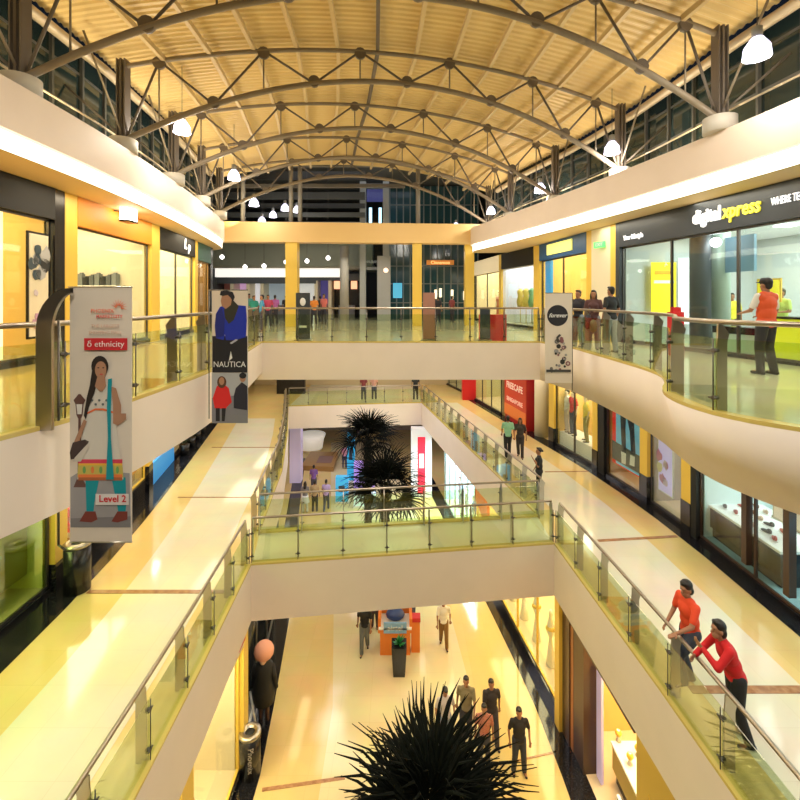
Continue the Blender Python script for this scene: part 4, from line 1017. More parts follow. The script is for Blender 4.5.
q0 = S['off'](lerp(S['a'], S['b'], .10), .35); q1 = S['off'](lerp(S['a'], S['b'], .53), .35)
MB().use(lit((.80, .80, .02), .35)).wall(q0, q1, .1, .98, .5).build('counter_body', g); MB().use('black').wall(q0, q1, .98, 1.03, .56).build('counter_top', g)
g = thing('glass_counter', 'long low glass counter with pale base inside the electronics shop', 'counter', inside(S, .62, .5))
q0 = S['off'](lerp(S['a'], S['b'], .56), .5); q1 = S['off'](lerp(S['a'], S['b'], .69), .5)
MB().use(cmat((.55, .7, .6), .2)).wall(q0, q1, .1, .55, .5).build('counter_body', g); MB().use('black').wall(q0, q1, .55, .72, .54).build('counter_top', g)
random.seed(11)
for i in range(16):
    t = random.uniform(.1, .62); q = random.uniform(3.6, 4.9); c = random.choice([(.1, .25, .5), (.55, .1, .25), (.15, .4, .45), (.6, .6, .65), (.7, .65, .1)])
    zz = random.uniform(.9, 2.4); p = inside(S, t, q)
    nm = {(.1, .25, .5): 'blue', (.55, .1, .25): 'magenta', (.15, .4, .45): 'teal', (.6, .6, .65): 'silver', (.7, .65, .1): 'yellow'}[c]
    gg = thing('display_screen', '%s lit product display deep in the electronics shop' % nm, 'display', (p[0], p[1], .1), math.atan2(S['d'].y, S['d'].x), 'lit %s product displays in the electronics shop' % nm)
    MB().use(lit(c, .9)).box((0, 0, zz), (.55, .05, .45)).build('screen_face', gg, world=False); MB().use('darkgrey').box((0, .05, zz / 2), (.08, .06, zz)).build('stand', gg, world=False)
tag(MB().use('red').box((6.95, 11.6, .55), (.28, .25, 1.1)).box((6.95, 11.6, 1.16), (.22, .1, .12)).build('promo_stand'), 'small red promotional stand behind the upper right railing', 'stand')
pil('dark grey jamb at the left end of the electronics shop', RS2, 15.3, 15.5, Z2, 1, 3.97, 'sign_dark')
pil('thin yellow pilaster left of the electronics shop', RS2, 15.5, 15.8, Z2, 1, 3.97, 'yellow_paint')
pil('broad cream pilaster left of the electronics shop', RS2, 15.8, 17.0, Z2, 1, 3.97, 'cream')
g = thing('exit_sign', 'small glowing green exit sign on the cream pilaster', 'exit sign', (along(RS2, 16.7)[0] - .3, 16.4, 3.3)); MB().use('sign_green').wall((6.95, 16.45), (7.13, 16.0), 3.25, 3.45, .05).build('sign_face', g)
put_text('lettering', 'EXIT', .16, 'white', (7.005, 16.2, 3.345), (-.93, -.37), g, depth=.004)
pil('dark yellow pilaster right of the blue fascia', RS2, 17.0, 17.35, Z2, 1, 3.97, 'yellow_paint')
S = shop('shop with blue fascia and yellow lit sign on the upper right', RS2, 17.35, 21.5, Z2, 1, 3.97, .75, cmat((.02, .10, .28), .4), 'in_warm', mull=2, power=60, lcol=(1, .84, .5), depth=3)
q0 = S['off'](lerp(S['a'], S['b'], .25), -.15); q1 = S['off'](lerp(S['a'], S['b'], .78), -.15); MB().use(lit((.95, .9, .25), 1.2)).wall(q0, q1, 3.4, 3.85, .06).build('lit_panel', S['g'])
tag(MB().use(lit((.0, .30, .80), .8)).wall(S['off'](lerp(S['a'], S['b'], .80), .1), S['off'](lerp(S['a'], S['b'], .93), .1), .1, 3.2, .12).build('blue_panel'), 'tall bright blue panel under the blue fascia', 'panel')
pil('yellow pilaster left of the bright blue panel', RS2, 21.5, 22.1, Z2, 1, 3.97, 'yellow_paint')
S = shop('shop with black fascia and colourful white-framed display window', RS2, 22.1, 25.9, Z2, 1, 3.97, .85, 'black_matt', 'in_white', mull=1, power=50, lcol=(.9, .88, 1), frame='white', depth=2.4)
random.seed(21)
for i in range(9):
    t = .1 + .09 * i; c = random.choice([(.7, .1, .3), (.35, .1, .5), (.15, .35, .6), (.8, .6, .1), (.1, .1, .15), (.2, .5, .25)])
    p = inside(S, t, .7 + .5 * (i % 2), .12); nm = {(.7, .1, .3): 'pink', (.35, .1, .5): 'purple', (.15, .35, .6): 'blue', (.8, .6, .1): 'amber', (.1, .1, .15): 'black', (.2, .5, .25): 'green'}[c]
    o = MB().use(cmat(c, .6)).lathe((0, 0, 0), [(.16, .9), (.22, 1.2), (.14, 1.5), (.2, 1.75), (.06, 1.9)], 10).tube((0, 0, 0), (0, 0, .9), .02, 6).lathe((0, 0, 0), [(.16, 0), (.16, .02)], 12).build('dress_form'); o.location = p
    tag(o, '%s garment on a dress form in the white-framed upper window' % nm, 'dress form', '%s garments in the white-framed upper window' % nm)
pil('yellow pilaster left of the white-framed window', RS2, 25.9, 26.3, Z2, 1, 3.97, 'yellow_paint')
S = shop('cream shop with salmon display, farthest on the upper right', RS2, 26.3, 31.5, Z2, 1, 3.97, .9, lit((1, .85, .55), .5), 'in_cream', mull=2, power=45, depth=2)
mannequin('mannequin in salmon dress in the farthest upper right shop', inside(S, .4, .6, .12), 2.0, (.85, .30, .18), (.8, .3, .2), female=True)

# ================= middle gallery, left side
TZ = Z1 + 4.1
S = shop('green-tinted glass shop below the upper left gallery', LS1, 4.5, 10.55, Z1, -1, TZ, 0, 'black', cmat((.72, .70, .30), .5), plinth=.1, glz='glass_green', mull=3, power=120, lcol=(1, .95, .6), depth=2.8)
disp_table('glass-topped display table inside the green-tinted shop', inside(S, .72, .9, .5), 1.0, 1.8, .75, cmat((.5, .6, .5), .15), 'black')
disp_table('second low display table nearer the camera in the green-tinted shop', inside(S, .35, 1.0, .5), 1.1, 1.6, .75, cmat((.5, .6, .5), .15), cmat((.3, .34, .28)))
for i, (t0, t1) in enumerate(((.70, .80), (.55, .66))):
    pg = poster(['olive picture panel nearer the yellow pilaster in the green-tinted shop', 'grey-green picture panel further left in the green-tinted shop'][i], S, t0, t1, 1.6, 1.5, 2.9, cmat([(.35, .30, .14), (.3, .36, .33)][i]), frame='grey'); patches(pg, S, t0 + .02, t1 - .02, 1.55, 1.8, 2.6, [(.4, .35, .2), (.25, .25, .18), (.6, .5, .3)], 4, i)
tag(MB().use(cmat((.42, .30, .10), .4)).box((inside(S, .92, .8)[0], inside(S, .92, .8)[1], Z1 + 1.6), (.7, .9, 2.3)).build('wardrobe_cabinet'), 'tan upright cabinet beside the yellow pilaster in the green-tinted shop', 'cabinet')
pil('yellow pilaster behind the black litter bin on middle left', LS1, 10.6, 11.05, Z1, -1, TZ, 'yellow_paint', base=.6)
S = shop('warm wooden shop behind the tall beige banner', LS1, 11.05, 16.0, Z1, -1, TZ, 0, 'black', 'in_warm', plinth=.5, mull=2, power=60, lcol=(1, .86, .6), depth=2.4, frame='yellow_paint')
tag(MB().use('orange').box(inside(S, .82, .6, .85), (.8, 1.5, .08), .15).use('wood').box(inside(S, .82, .6, .65), (.7, 1.4, .35), .15).build('display_table'), 'orange-topped display ledge in the warm wooden shop', 'display table')
for i in range(5):
    t = .62 + .075 * i; p = inside(S, t, .55, .89)
    bag(['small dark bag', 'small brown bag', 'small tan bag', 'small black bag', 'small red bag'][i] + ' on the orange display ledge', p, [(.03, .02, .02), (.25, .1, .04), (.5, .3, .12), (.02, .02, .02), (.45, .04, .03)][i], .26, i)
p = inside(S, .25, .35, .5); tag(MB().use('red').box((p[0], p[1], p[2] + .35), (.45, .9, .22)).box((p[0], p[1], p[2] + .7), (.4, .7, .22)).use('white').box((p[0] + .02, p[1], p[2] + .1), (.42, .6, .14)).use('wood').box((p[0], p[1], p[2]), (.5, 1.0, .06)).build('folded_clothes'), 'stack of red folded clothes below the tall beige banner', 'clothes stack')
mannequin('mannequin in pale green dress behind the tall beige banner', inside(S, .48, .9, .5), math.radians(-70), (.55, .75, .55), (.5, .7, .5), female=True)
pil('yellow pilaster left of the white and blue shop', LS1, 16.0, 16.4, Z1, -1, TZ, 'yellow_paint', base=.9)
S = shop('white shop with a blue lower band on the middle left', LS1, 16.4, 19.2, Z1, -1, TZ, 0, 'black', 'in_white', plinth=.8, plinth_m=lit((.05, .35, .85), .5), mull=2, power=90, lcol=(.85, .95, 1), frame='white', depth=2)
S = shop('dark café-like shop with greenery at the far middle left', LS1, 19.4, 24.6, Z1, -1, TZ, 0, 'black', 'in_wood', plinth=.1, mull=4, power=12, depth=2, frame='black')
mat('leaf', (.03, .07, .03), .6)
def shrub(label, x, y, z, r, h, name='potted_plant', seed=1):
    random.seed(seed); g = thing(name, label, 'potted plant', (x, y, z)); b = MB().use('leaf')
    MB().use('black').lathe((0, 0, 0), [(r * .5, 0), (r * .62, h * .3), (r * .55, h * .3), (.02, h * .28)], 14).build('pot', g, world=False)
    for i in range(60):
        a = random.uniform(0, 6.28); e = random.uniform(.2, 1.4); L = r * random.uniform(.6, 1.1); d = Vector((math.cos(a) * math.cos(e), math.sin(a) * math.cos(e), math.sin(e) * h / r * .65)); w = Vector((-math.sin(a), math.cos(a), 0)) * r * .12
        c = Vector((0, 0, h * .3)); k = len(b.v); b.v += [tuple(c), tuple(c + d * L * .5 + w), tuple(c + d * L), tuple(c + d * L * .5 - w)]; b.face((k, k + 1, k + 2, k + 3))
    b.build('foliage', g, world=False); return g
for i in range(4): p = along(LS1, 19.9 + i * 1.1); shrub('dark green potted plant along the dark shop, %s from the camera' % ['first', 'second', 'third', 'fourth'][i], p[0] + .32, p[1], Z1 + .012, .34, 1.5 - .1 * i, seed=i)
# ================= middle gallery, right side
S = shop('shoe shop with white display tables and brown mullions, middle right', RS1, 5.0, DX(RS1, 700), Z1, 1, TZ, 0, 'black', cmat((.72, .85, .84), .5), cmat((.35, .55, .6), .1), plinth=.1, mull=4, frame='brown_dark', power=55, lcol=(.93, 1, 1), depth=4.4)
f = MB().use('brown_dark')
for D in (DX(RS1, 749), DX(RS1, 792), 8.2): p = along(RS1, D); f.box((p[0] - .05, p[1], Z1 + 2.2), (.16, .16, 3.7))
f.build('mullion', S['g'])
def shoe_mesh(m):
    b = MB().use(m); b.ball((0, 0, .05), (.045, .13, .045), 10, 6); b.ball((0, -.07, .08), (.04, .06, .06), 8, 6); b.use('white').box((0, 0, .012), (.08, .25, .02)); return b.mesh('shoe')
SHM = [(shoe_mesh(cmat(c, .4)), n) for c, n in (((.45, .06, .05), 'red'), ((.25, .10, .05), 'brown'), ((.65, .45, .35), 'beige'), ((.04, .03, .04), 'black'))]
def shoe(k, p, rz, where, grp):
    me, n = SHM[k % 4]; o = bpy.data.objects.new('shoe', me); COL.objects.link(o); o.location = p; o.rotation_euler = (0, 0, rz); return tag(o, '%s shoe %s' % (n, where), 'shoe', '%s shoes %s' % (n, grp))
T1 = disp_table('long white-topped shoe display table with black base', (9.35, 11.7, Z1 + .125), 1.5, 2.6, .85, 'white', 'black', 0)
random.seed(4)
for i in range(18): shoe(i, (8.9 + (i % 3) * .42 + random.uniform(-.06, .06), 10.9 + (i // 3) * .34, Z1 + .125 + .88), random.uniform(-.5, .5), 'displayed on the long white-topped table', 'on the long white table')
for i, (x, y, h) in enumerate(((8.95, 13.35, 1.7), (9.3, 13.3, 2.2), (10.6, 12.4, 2.1), (9.0, 9.75, 1.9), (10.0, 9.9, 2.0))):
    pl_ = ['leftmost, ', 'just left of the first brown mullion, ', 'second from left, ', 'between the brown mullions, ', 'right of the second brown mullion, '][i]
    g = thing('shoe_pedestal', pl_ + 'slim glass pedestal holding shoes', 'pedestal', (x, y, Z1 + .125)); MB().use('steel').box((0, 0, h / 2), (.08, .08, h)).build('post', g, world=False); MB().use('cream').lathe((0, 0, h), [(.28, 0), (.32, .04), (.3, .05)], 16).build('tray', g, world=False)
    for j in range(3): shoe(i + j, (x - .12 + .12 * j, y - .04 + .05 * j, Z1 + .125 + h + .05), 1.2 + .3 * j, 'on the pedestal %s' % pl_.strip(', '), 'on the pedestal %s' % pl_.strip(', '))
tag(MB().use(lit((.10, .45, .70), .6)).box((10.4, 8.3, Z1 + .6), (2.2, 1.9, .95)).build('display_plinth'), 'glowing blue display plinth at the right end of the shoe shop', 'display plinth')
g = poster('pale poster with a shoe high in the shoe shop window', S, .70, .82, .9, 1.3, 3.9, lit((.85, .72, .6), .5), frame='cream')
patches(g, S, .72, .80, .85, 3.0, 3.6, [(.4, .3, .28), (.55, .4, .35)], 3, 2)
pil('black pilaster left end of the shoe shop', RS1, DX(RS1, 700), DX(RS1, 694.5), Z1, 1, TZ, 'black_matt')
pil('yellow pilaster left of the shoe shop', RS1, DX(RS1, 694.5), DX(RS1, 685), Z1, 1, TZ, 'yellow_paint', base=.9)
S = shop('shop window with a lilac poster wall, middle right', RS1, DX(RS1, 685), DX(RS1, 650.5), Z1, 1, TZ, 0, 'black', cmat((.65, .58, .48), .5), plinth=.1, mull=1, power=45, lcol=(.95, .92, 1), depth=1.8)
g = poster('tall lilac poster with pale figures beside the yellow pilaster', S, .52, .97, .25, .5, 3.9, lit((.55, .48, .85), .7), frame='white'); patches(g, S, .6, .93, .18, .8, 2.0, [(.75, .6, .8), (.45, .35, .7), (.8, .75, .5), (.7, .3, .5)], 7, 3); patches(g, S, .55, .62, .18, 2.4, 3.4, [(.12, .13, .3)], 4, 5)
disp_table('small round-edged display table holding pale bags by the lilac poster', inside(S, .18, .6, .36), .5, .7, .9, 'white', 'grey')
bag('pale bag on the display table by the lilac poster', inside(S, .18, .6, 1.3), (.8, .72, .6), .36)
bag('green bag hanging above the table by the lilac poster', inside(S, .3, .7, 2.4), (.35, .5, .12), .3)
pil('yellow pilaster between the lilac poster and the red frame', RS1, DX(RS1, 650.5), DX(RS1, 643), Z1, 1, TZ, 'yellow_paint', base=.9)
S = shop('shop window with a bright red picture frame, middle right', RS1, DX(RS1, 642.5), DX(RS1, 607), Z1, 1, TZ, 0, 'black', 'in_wood', plinth=.1, mull=1, power=30, depth=1.8)
g = poster('large red-framed picture of legs in dark jeans with white shoes', S, .04, .97, .2, .55, 3.95, lit((.16, .42, .62), .55), frame=lit((.85, .01, .015), .35), fw=.13)
def spoly(g, S, q, pts, m, name):
    b = MB().use(m); n_ = S['n']
    for t, zz in pts: p = S['off'](lerp(S['a'], S['b'], t), q); b.v.append((p[0], p[1], S['z'] + zz))
    k = len(pts); b.v += [(v[0] + n_.x * .004, v[1] + n_.y * .004, v[2]) for v in b.v]; b.face(list(range(k))); b.face([k + i for i in range(k)][::-1])
    for i in range(k): j = (i + 1) % k; b.face((i, k + i, k + j, j))
    b.build(name, g)
jn = cmat((.025, .03, .06), .7)
spoly(g, S, .15, [(.74, 3.3), (.70, 2.2), (.66, 1.1), (.54, 1.1), (.56, 2.0), (.54, 2.6), (.44, 2.0), (.40, 1.2), (.28, 1.2), (.32, 2.2), (.34, 3.3)], jn, 'printed_jeans')
spoly(g, S, .15, [(.74, 3.3), (.34, 3.3), (.32, 3.8), (.72, 3.85)], cmat((.8, .8, .82)), 'printed_shirt')
spoly(g, S, .145, [(.9, 3.9), (.78, 3.9), (.72, 3.2), (.86, 2.6), (.92, 2.8)], jn, 'printed_bag')
spoly(g, S, .145, [(.68, 1.15), (.54, 1.15), (.55, .75), (.67, .72)], cmat((.85, .85, .85)), 'printed_shoe'); spoly(g, S, .145, [(.42, 1.2), (.30, 1.2), (.31, .85), (.44, .82)], cmat((.85, .85, .85)), 'printed_shoe')
spoly(g, S, .15, [(.95, 1.4), (.05, 1.3), (.05, .7), (.95, .7)], cmat((.10, .11, .12)), 'printed_floor')
tag(MB().use(cmat((.5, .04, .05), .6)).ball(inside(S, .16, .45, .85), (.22, .30, .35), 12, 8).ball(inside(S, .13, .4, 1.25), (.16, .2, .2), 10, 6).build('garment_pile'), 'crimson bundled garment at the foot of the red-framed picture', 'garment')
pil('black recess right of the mannequin window', RS1, DX(RS1, 606.5), DX(RS1, 600.5), Z1, 1, TZ, 'black_matt')
pil('olive-yellow pilaster right of the mannequin window', RS1, DX(RS1, 600), DX(RS1, 595), Z1, 1, TZ, 'yellow_paint', base=.8)
S = shop('warm shop window with dressed mannequins, middle right', RS1, DX(RS1, 595), DX(RS1, 556), Z1, 1, TZ, 0, 'black', 'in_warm', plinth=.1, mull=2, power=60, lcol=(1, .92, .72), depth=2.2)
o = MB().use('white').prism([S['off'](lerp(S['a'], S['b'], .02), .15), S['off'](lerp(S['a'], S['b'], .98), .15), S['off'](lerp(S['a'], S['b'], .98), 1.1), S['off'](lerp(S['a'], S['b'], .02), 1.1)], Z1 + .12, Z1 + .70).build('display_platform'); tag(o, 'white raised platform under the row of dressed mannequins', 'platform')
mannequin('mannequin in yellow top and olive trousers, nearest in the mannequin window', inside(S, .40, .40, .7), math.radians(80), (.85, .68, .10), (.35, .33, .12), h=1.95)
mannequin('mannequin in red top and dark jeans in the mannequin window', inside(S, .74, .40, .7), math.radians(100), (.75, .05, .06), (.03, .06, .14), h=1.95)
mannequin('mannequin in white and pale trousers, farthest in the mannequin window', inside(S, .93, .45, .7), math.radians(90), (.8, .78, .75), (.65, .55, .5), h=1.9)
mannequin('mannequin in orange dress at the right end of the mannequin window', inside(S, .17, .5, .7), math.radians(90), (.8, .35, .15), (.75, .4, .25), h=1.85, female=True)
pil('yellow pilaster left of the mannequin window', RS1, DX(RS1, 556), DX(RS1, 551), Z1, 1, TZ, 'yellow_paint', base=.8)
p = along(RS1, 22.75); tag(MB().use('cream').tube((p[0] + .25, p[1], Z1), (p[0] + .25, p[1], TZ), .38, 24).build('round_column'), 'round cream column between the red wall and mannequin window', 'column')
# red poster wall
a = along(RS1, 23.4); b_ = along(RS1, 26.5); n, d = nrm2(a, b_, 1)
g = thing('poster_wall', 'large red poster wall with white lettering on the middle right', 'poster wall', (a[0], a[1], Z1))
c0 = (6.46, 23.4); c1 = (6.0, 26.2)
MB().use(mat('red_deep', (.42, .01, .012), .4)).prism([c0, (c0[0] + .5, c0[1] + .02), (c1[0] + .4, c1[1] + .02), c1], Z1, TZ).build('wall_body', g)
def face_panel(z0, z1, m, nm, o_): 
    MB().use(m).wall((c0[0] - o_, c0[1] + .03), (c1[0] - o_, c1[1]), z0, z1, .03).build(nm, g)
face_panel(Z1 + .25, TZ - .15, mat('red_bright', (.60, .045, .02), .4), 'poster_face', .03); face_panel(Z1 + .3, Z1 + .9, mat('red_orange', (.78, .20, .04), .4), 'poster_base', .045)
mid = ((c0[0] + c1[0]) / 2, (c0[1] + c1[1]) / 2); fd = (-(c1[1] - c0[1]), c1[0] - c0[0])
put_text('lettering', 'FREECAFE', .48, lit((.9, .6, .5), .5), (mid[0] - .07, mid[1], Z1 + 1.98), fd, g, depth=.004, bold=.012, fit=2.1)
put_text('lettering', 'SINGAPORE', .32, lit((.9, .5, .4), .5), (mid[0] - .07, mid[1], Z1 + 1.22), fd, g, depth=.004, bold=.01, fit=2.1)
S = shop('pale olive shop behind the red poster wall', RS1, 26.8, 31.0, Z1, 1, TZ, 0, 'black', cmat((.6, .55, .3), .5), plinth=.1, mull=3, power=40, depth=2)
tag(MB().use('red').box((along(RS1, 31.2)[0] - .3, 31.0, Z1 + 2.05), (.9, .5, 4.1)).build('red_pillar'), 'narrow red pillar beyond the red poster wall', 'pillar')
S = shop('dark teal shop at the far end of the middle right gallery', [(5.4, 30), (3.3, 38)], 31.6, 37.5, Z1, 1, TZ, .5, 'black', cmat((.06, .16, .13), .5), plinth=.1, mull=4, power=12, depth=1.6)
# ================= ground floor
GZ = Z0 + 4.3
S = shop('bright ground floor shop with red and white lettering, lower left', LS0, 9.15, 12.0, Z0, -1, GZ - .35, .55, 'cream', 'in_cream', plinth=.15, mull=1, power=90, lcol=(1, .82, .5), depth=2.4, frame='yellow_paint')
sign_text(S, 'SALE SALE SALE', .42, 'red', .5, .28, bold=.02); 
g = thing('flower_display', 'round white stand with orange blossoms in the bright lower left shop', 'flower display', inside(S, .28, .55, .16)); MB().use('cream').lathe((0, 0, 0), [(.4, 0), (.4, .9), (.45, .95), (.45, 1.0), (0, 1.0)], 18).build('stand', g, world=False)
b = MB().use(cmat((.7, .22, .08), .6)); random.seed(3)
for i in range(14): b.ball((random.uniform(-.28, .28), random.uniform(-.28, .28), 1.05 + random.uniform(0, .22)), .08, 8, 5)
b.build('blossoms', g, world=False)
pil('yellow pilaster at the near end of the bright lower left shop', LS0, 8.6, 9.1, Z0, -1, GZ, 'yellow_paint')
pil('yellow pilaster beside the dark mannequin window, lower left', LS0, 12.0, 12.45, Z0, -1, GZ, 'yellow_paint')
S = shop('black ground floor shop opening beyond the yellow pilaster, lower left', LS0, 12.45, 18.2, Z0, -1, GZ, 1.2, 'black_matt', 'black_matt', 'granite_black', plinth=.1, mull=3, power=8, frame='steel', depth=2.2)
S = shop('grey glass shop nearest the camera, lower left', LS0, 3, 8.55, Z0, -1, GZ, .5, 'grey', cmat((.4, .42, .4), .5), plinth=.2, mull=3, power=60, depth=2)
gm = thing('mannequin', 'mannequin in black coat with a huge pink round hat, lower left', 'mannequin', (-4.02, 13.6, Z0 + .012))
b = MB().use('black_matt'); b.lathe((0, 0, 0), [(.30, .55), (.34, .9), (.24, 1.25), (.26, 1.6), (.12, 1.75)], 16); b.tube((-.25, 0, 1.6), (-.34, .05, .9), .07, 8).tube((.25, 0, 1.6), (.34, .05, .9), .07, 8); b.build('coat', gm, world=False)
b = MB().use(cmat((.10, .05, .04), .6)); b.tube((-.1, 0, 0), (-.1, 0, .6), .06, 8).tube((.1, 0, 0), (.1, 0, .6), .06, 8); b.build('legs', gm, world=False)
b = MB().use(cmat((.80, .38, .28), .7)); b.ball((0, 0, 2.02), (.29, .29, .27), 16, 10); b.build('round_hat', gm, world=False)
MB().use(cmat((.85, .55, .45), .6)).ball((0, -.1, 1.85), (.11, .12, .16), 10, 8).build('head', gm, world=False)
MB().use('white').tube((-.38, -.1, .9), (-.15, -.35, .2), .03, 6).build('cane', gm, world=False)
def bin_(label, x, y, z, mark=False):
    g = thing('litter_bin', label, 'litter bin', (x, y, z), 0, 'black cylindrical litter bins'); R_ = .27
    MB().use('black').lathe((0, 0, 0), [(R_, 0), (R_, 1.04)], 28).build('bin_body', g, world=False)
    rim_ = MB().use('steel').lathe((0, 0, 0), [(R_ + .012, 1.03), (R_ + .015, 1.09), (R_ - .03, 1.12), (.13, 1.10), (.13, 1.05)], 28).build('bin_rim', g, world=False)
    MB().use('black_matt').lathe((0, 0, 0), [(.128, 1.0), (.128, 1.07), (0, 1.07)], 20).build('opening', rim_, world=False)
    if mark: 
        me = text_mesh('Phoenix', .20, lit((.8, .7, .55), .1), .002)
        me.transform(Matrix.Rotation(PI / 2, 4, 'Y'))
        for v in me.vertices: 
            a = .35 + v.co.y * 1 / R_; v.co = Vector(((R_ + .004) * math.sin(a), -(R_ + .004) * math.cos(a), .55 + v.co.z))
        o = bpy.data.objects.new('lettering', me); COL.objects.link(o); o.parent = g
    return g
bin_('black litter bin with pale lettering on the ground floor, lower left', -3.93, 12.05 , Z0 + .012, True)
bin_('black litter bin by the yellow pilaster under the tall beige banner', -7.45, 10.62, Z1 + .012)
# lower right
S = shop('yellow-lit glass jewellery shop below the bridge end, lower right', RS0, 13.5, 22, Z0, 1, GZ, 0, 'black', 'in_warm', plinth=.35, mull=5, power=70, lcol=(1, .80, .42), depth=2.6, frame='yellow_paint')
for i in range(6):
    p = inside(S, .06 + .13 * i, .45, .36); o = MB().use('white').lathe((0, 0, 0), [(.16, 0), (.10, .5), (.05, .9), (.15, 1.15), (.09, 1.45), (.05, 1.6), (.08, 1.72), (.02, 1.84)], 12).use('yellow_paint').lathe((0, 0, 0), [(.12, 1.3), (.17, 1.2), (.12, 1.18)], 12).build('bust_display'); o.location = p; tag(o, 'white jewellery bust with gold necklace, %s from the gold pilaster' % ['first', 'second', 'third', 'fourth', 'fifth', 'sixth'][i], 'bust', 'white busts in the jewellery window')
pil('gold pilaster at the near end of the jewellery shop', RS0, 13.2, 13.5, Z0, 1, GZ, 'yellow_paint', out=.2)
S = shop('brown-framed jewellery shop entrance, lower right', RS0, 9.4, 13.2, Z0, 1, GZ, .75, 'brown_dark', 'in_warm', plinth=.0, mull=1, power=110, lcol=(1, .80, .45), depth=3.2, glassy=False)
pil('dark brown door jamb with copper edge, lower right', RS0, 12.75, 13.2, Z0, 1, GZ, 'brown_dark', out=.1)
tag(MB().use(cmat((.5, .2, .08), .3)).wall(along(RS0, 12.6), along(RS0, 12.75), Z0, Z0 + 3.6, .12).build('copper_strip'), 'thin copper strip on the brown door jamb', 'trim strip')
pil('second dark brown jamb right of the copper strip', RS0, 12.0, 12.6, Z0, 1, GZ, 'brown_dark', out=.05)
tag(MB().use(lit((.6, .5, .75), .5)).wall(S['off'](along(RS0, 11.7), .3), S['off'](along(RS0, 11.95), .3), Z0 + .05, Z0 + 3.0, .06).build('lilac_panel'), 'narrow lilac lit panel inside the brown-framed entrance', 'panel')
T = disp_table('jewellery display counter with glittering pieces inside brown-framed entrance', (5.95, 10.9, Z0 + .02), 1.0, 2.0, .95, 'white', cmat((.45, .35, .06), .4))
for i in range(10):
    o = MB().use('white').lathe((0, 0, 0), [(.07, 0), (.03, .1), (.08, .2), (.03, .28)], 10).use('yellow_paint').ball((0, 0, .2), .085, 10, 4).build('jewel_stand'); o.location = (5.65 + .3 * (i % 3), 10.1 + .2 * i, Z0 + 1.0); tag(o, 'small white jewel stand with gold on the jewellery counter', 'jewel stand', 'jewel stands on the counter')
g = thing('sign_stand', 'white-framed sign stand at the jewellery entrance', 'sign stand', (5.0, 10.35, Z0)); MB().use('white').box((0, 0, .75), (.06, .42, .6)).build('sign_frame', g, world=False); MB().use('brown_dark').box((-.035, 0, .75), (.01, .32, .5)).build('sign_sheet', g, world=False); MB().use('steel').tube((0, 0, 0), (0, 0, .45), .02, 8).box((0, 0, .01), (.3, .3, .02)).build('stand', g, world=False)
b = MB().use(mat('gold_wall', (.62, .42, .06), .4)); b.wall((4.95, -1), along(RS0, 9.35), Z0, GZ + .02, .2); struct(b.build('wall_ground_right'))
g = thing('gold_lattice', 'gold curved lattice ornament on the lower right wall', 'ornament', (4.8, 8.2, Z0 + 1)); 
for i in range(5): MB().use('yellow_paint').sweep([(4.82, 8.9 - i * .22 - .5 * math.sin(t / 8 * PI), Z0 + .6 + t * .28) for t in range(9)], .02, 6).build('curved_bar', g)
# kiosk and planter
g = thing('kiosk', 'orange kiosk cart with blue and white goods on the ground floor', 'kiosk', (-.17, 16.45, Z0))
OR = cmat((.80, .22, .03), .4)
MB().use(OR).box((0, 0, .45), (1.05, .8, .9)).build('cart_body', g, world=False)
MB().use(cmat((.25, .45, .75), .4)).box((0, -.42, .98), (.8, .06, .36)).build('front_sign', g, world=False)
put_text('lettering', 'airtel', .26, 'white', (-.17, 16.0 - .0, Z0 + .98), (0, -1), g, depth=.004)
MB().use('white').box((0, 0, .95), (1.15, .9, .06)).build('counter_top', g, world=False)
for s in (-1, 1): MB().use(OR).box((s * .55, 0, 1.0), (.10, .75, .5)).build('side_panel', g, world=False)
MB().use(OR).box((0, .35, 1.15), (1.1, .06, .5)).build('back_panel', g, world=False)
tag(MB().use(cmat((.03, .06, .22), .5)).ball((-.17, 16.45, Z0 + 1.17), (.34, .24, .19), 14, 8).build('goods_basket'), 'dark blue heap of goods on the orange kiosk', 'goods')
tag(MB().use('red').box((.55, 16.3, Z0 + 1.15), (.34, .3, .14)).use(OR).box((.55, 16.3, Z0 + .55), (.3, .26, 1.1)).build('side_stand'), 'small red-topped stand at the right of the kiosk', 'stand')
g = thing('planter', 'tall black tapered planter with a small green plant before the kiosk', 'planter', (-.03, 15.3, Z0))
b = MB().use('black'); k = 4
b.v = [(-.19, -.19, 0), (.19, -.19, 0), (.19, .19, 0), (-.19, .19, 0), (-.25, -.25, .98), (.25, -.25, .98), (.25, .25, .98), (-.25, .25, .98)]
for q in ((3, 2, 1, 0), (4, 5, 6, 7), (0, 1, 5, 4), (1, 2, 6, 5), (2, 3, 7, 6), (3, 0, 4, 7)): b.face(q)
b.build('tapered_pot', g, world=False)
b = MB().use(cmat((.02, .22, .06), .5)); random.seed(9)
for i in range(40):
    a = random.uniform(0, 6.28); e = random.uniform(.3, 1.3); L = random.uniform(.18, .34); d = Vector((math.cos(a) * math.cos(e), math.sin(a) * math.cos(e), math.sin(e))); w = Vector((-math.sin(a), math.cos(a), 0)) * .035; c = Vector((0, 0, .97)); k = len(b.v)
    b.v += [tuple(c), tuple(c + d * L * .5 + w), tuple(c + d * L), tuple(c + d * L * .5 - w)]; b.face((k, k + 1, k + 2, k + 3))
b.build('leaves', g, world=False)

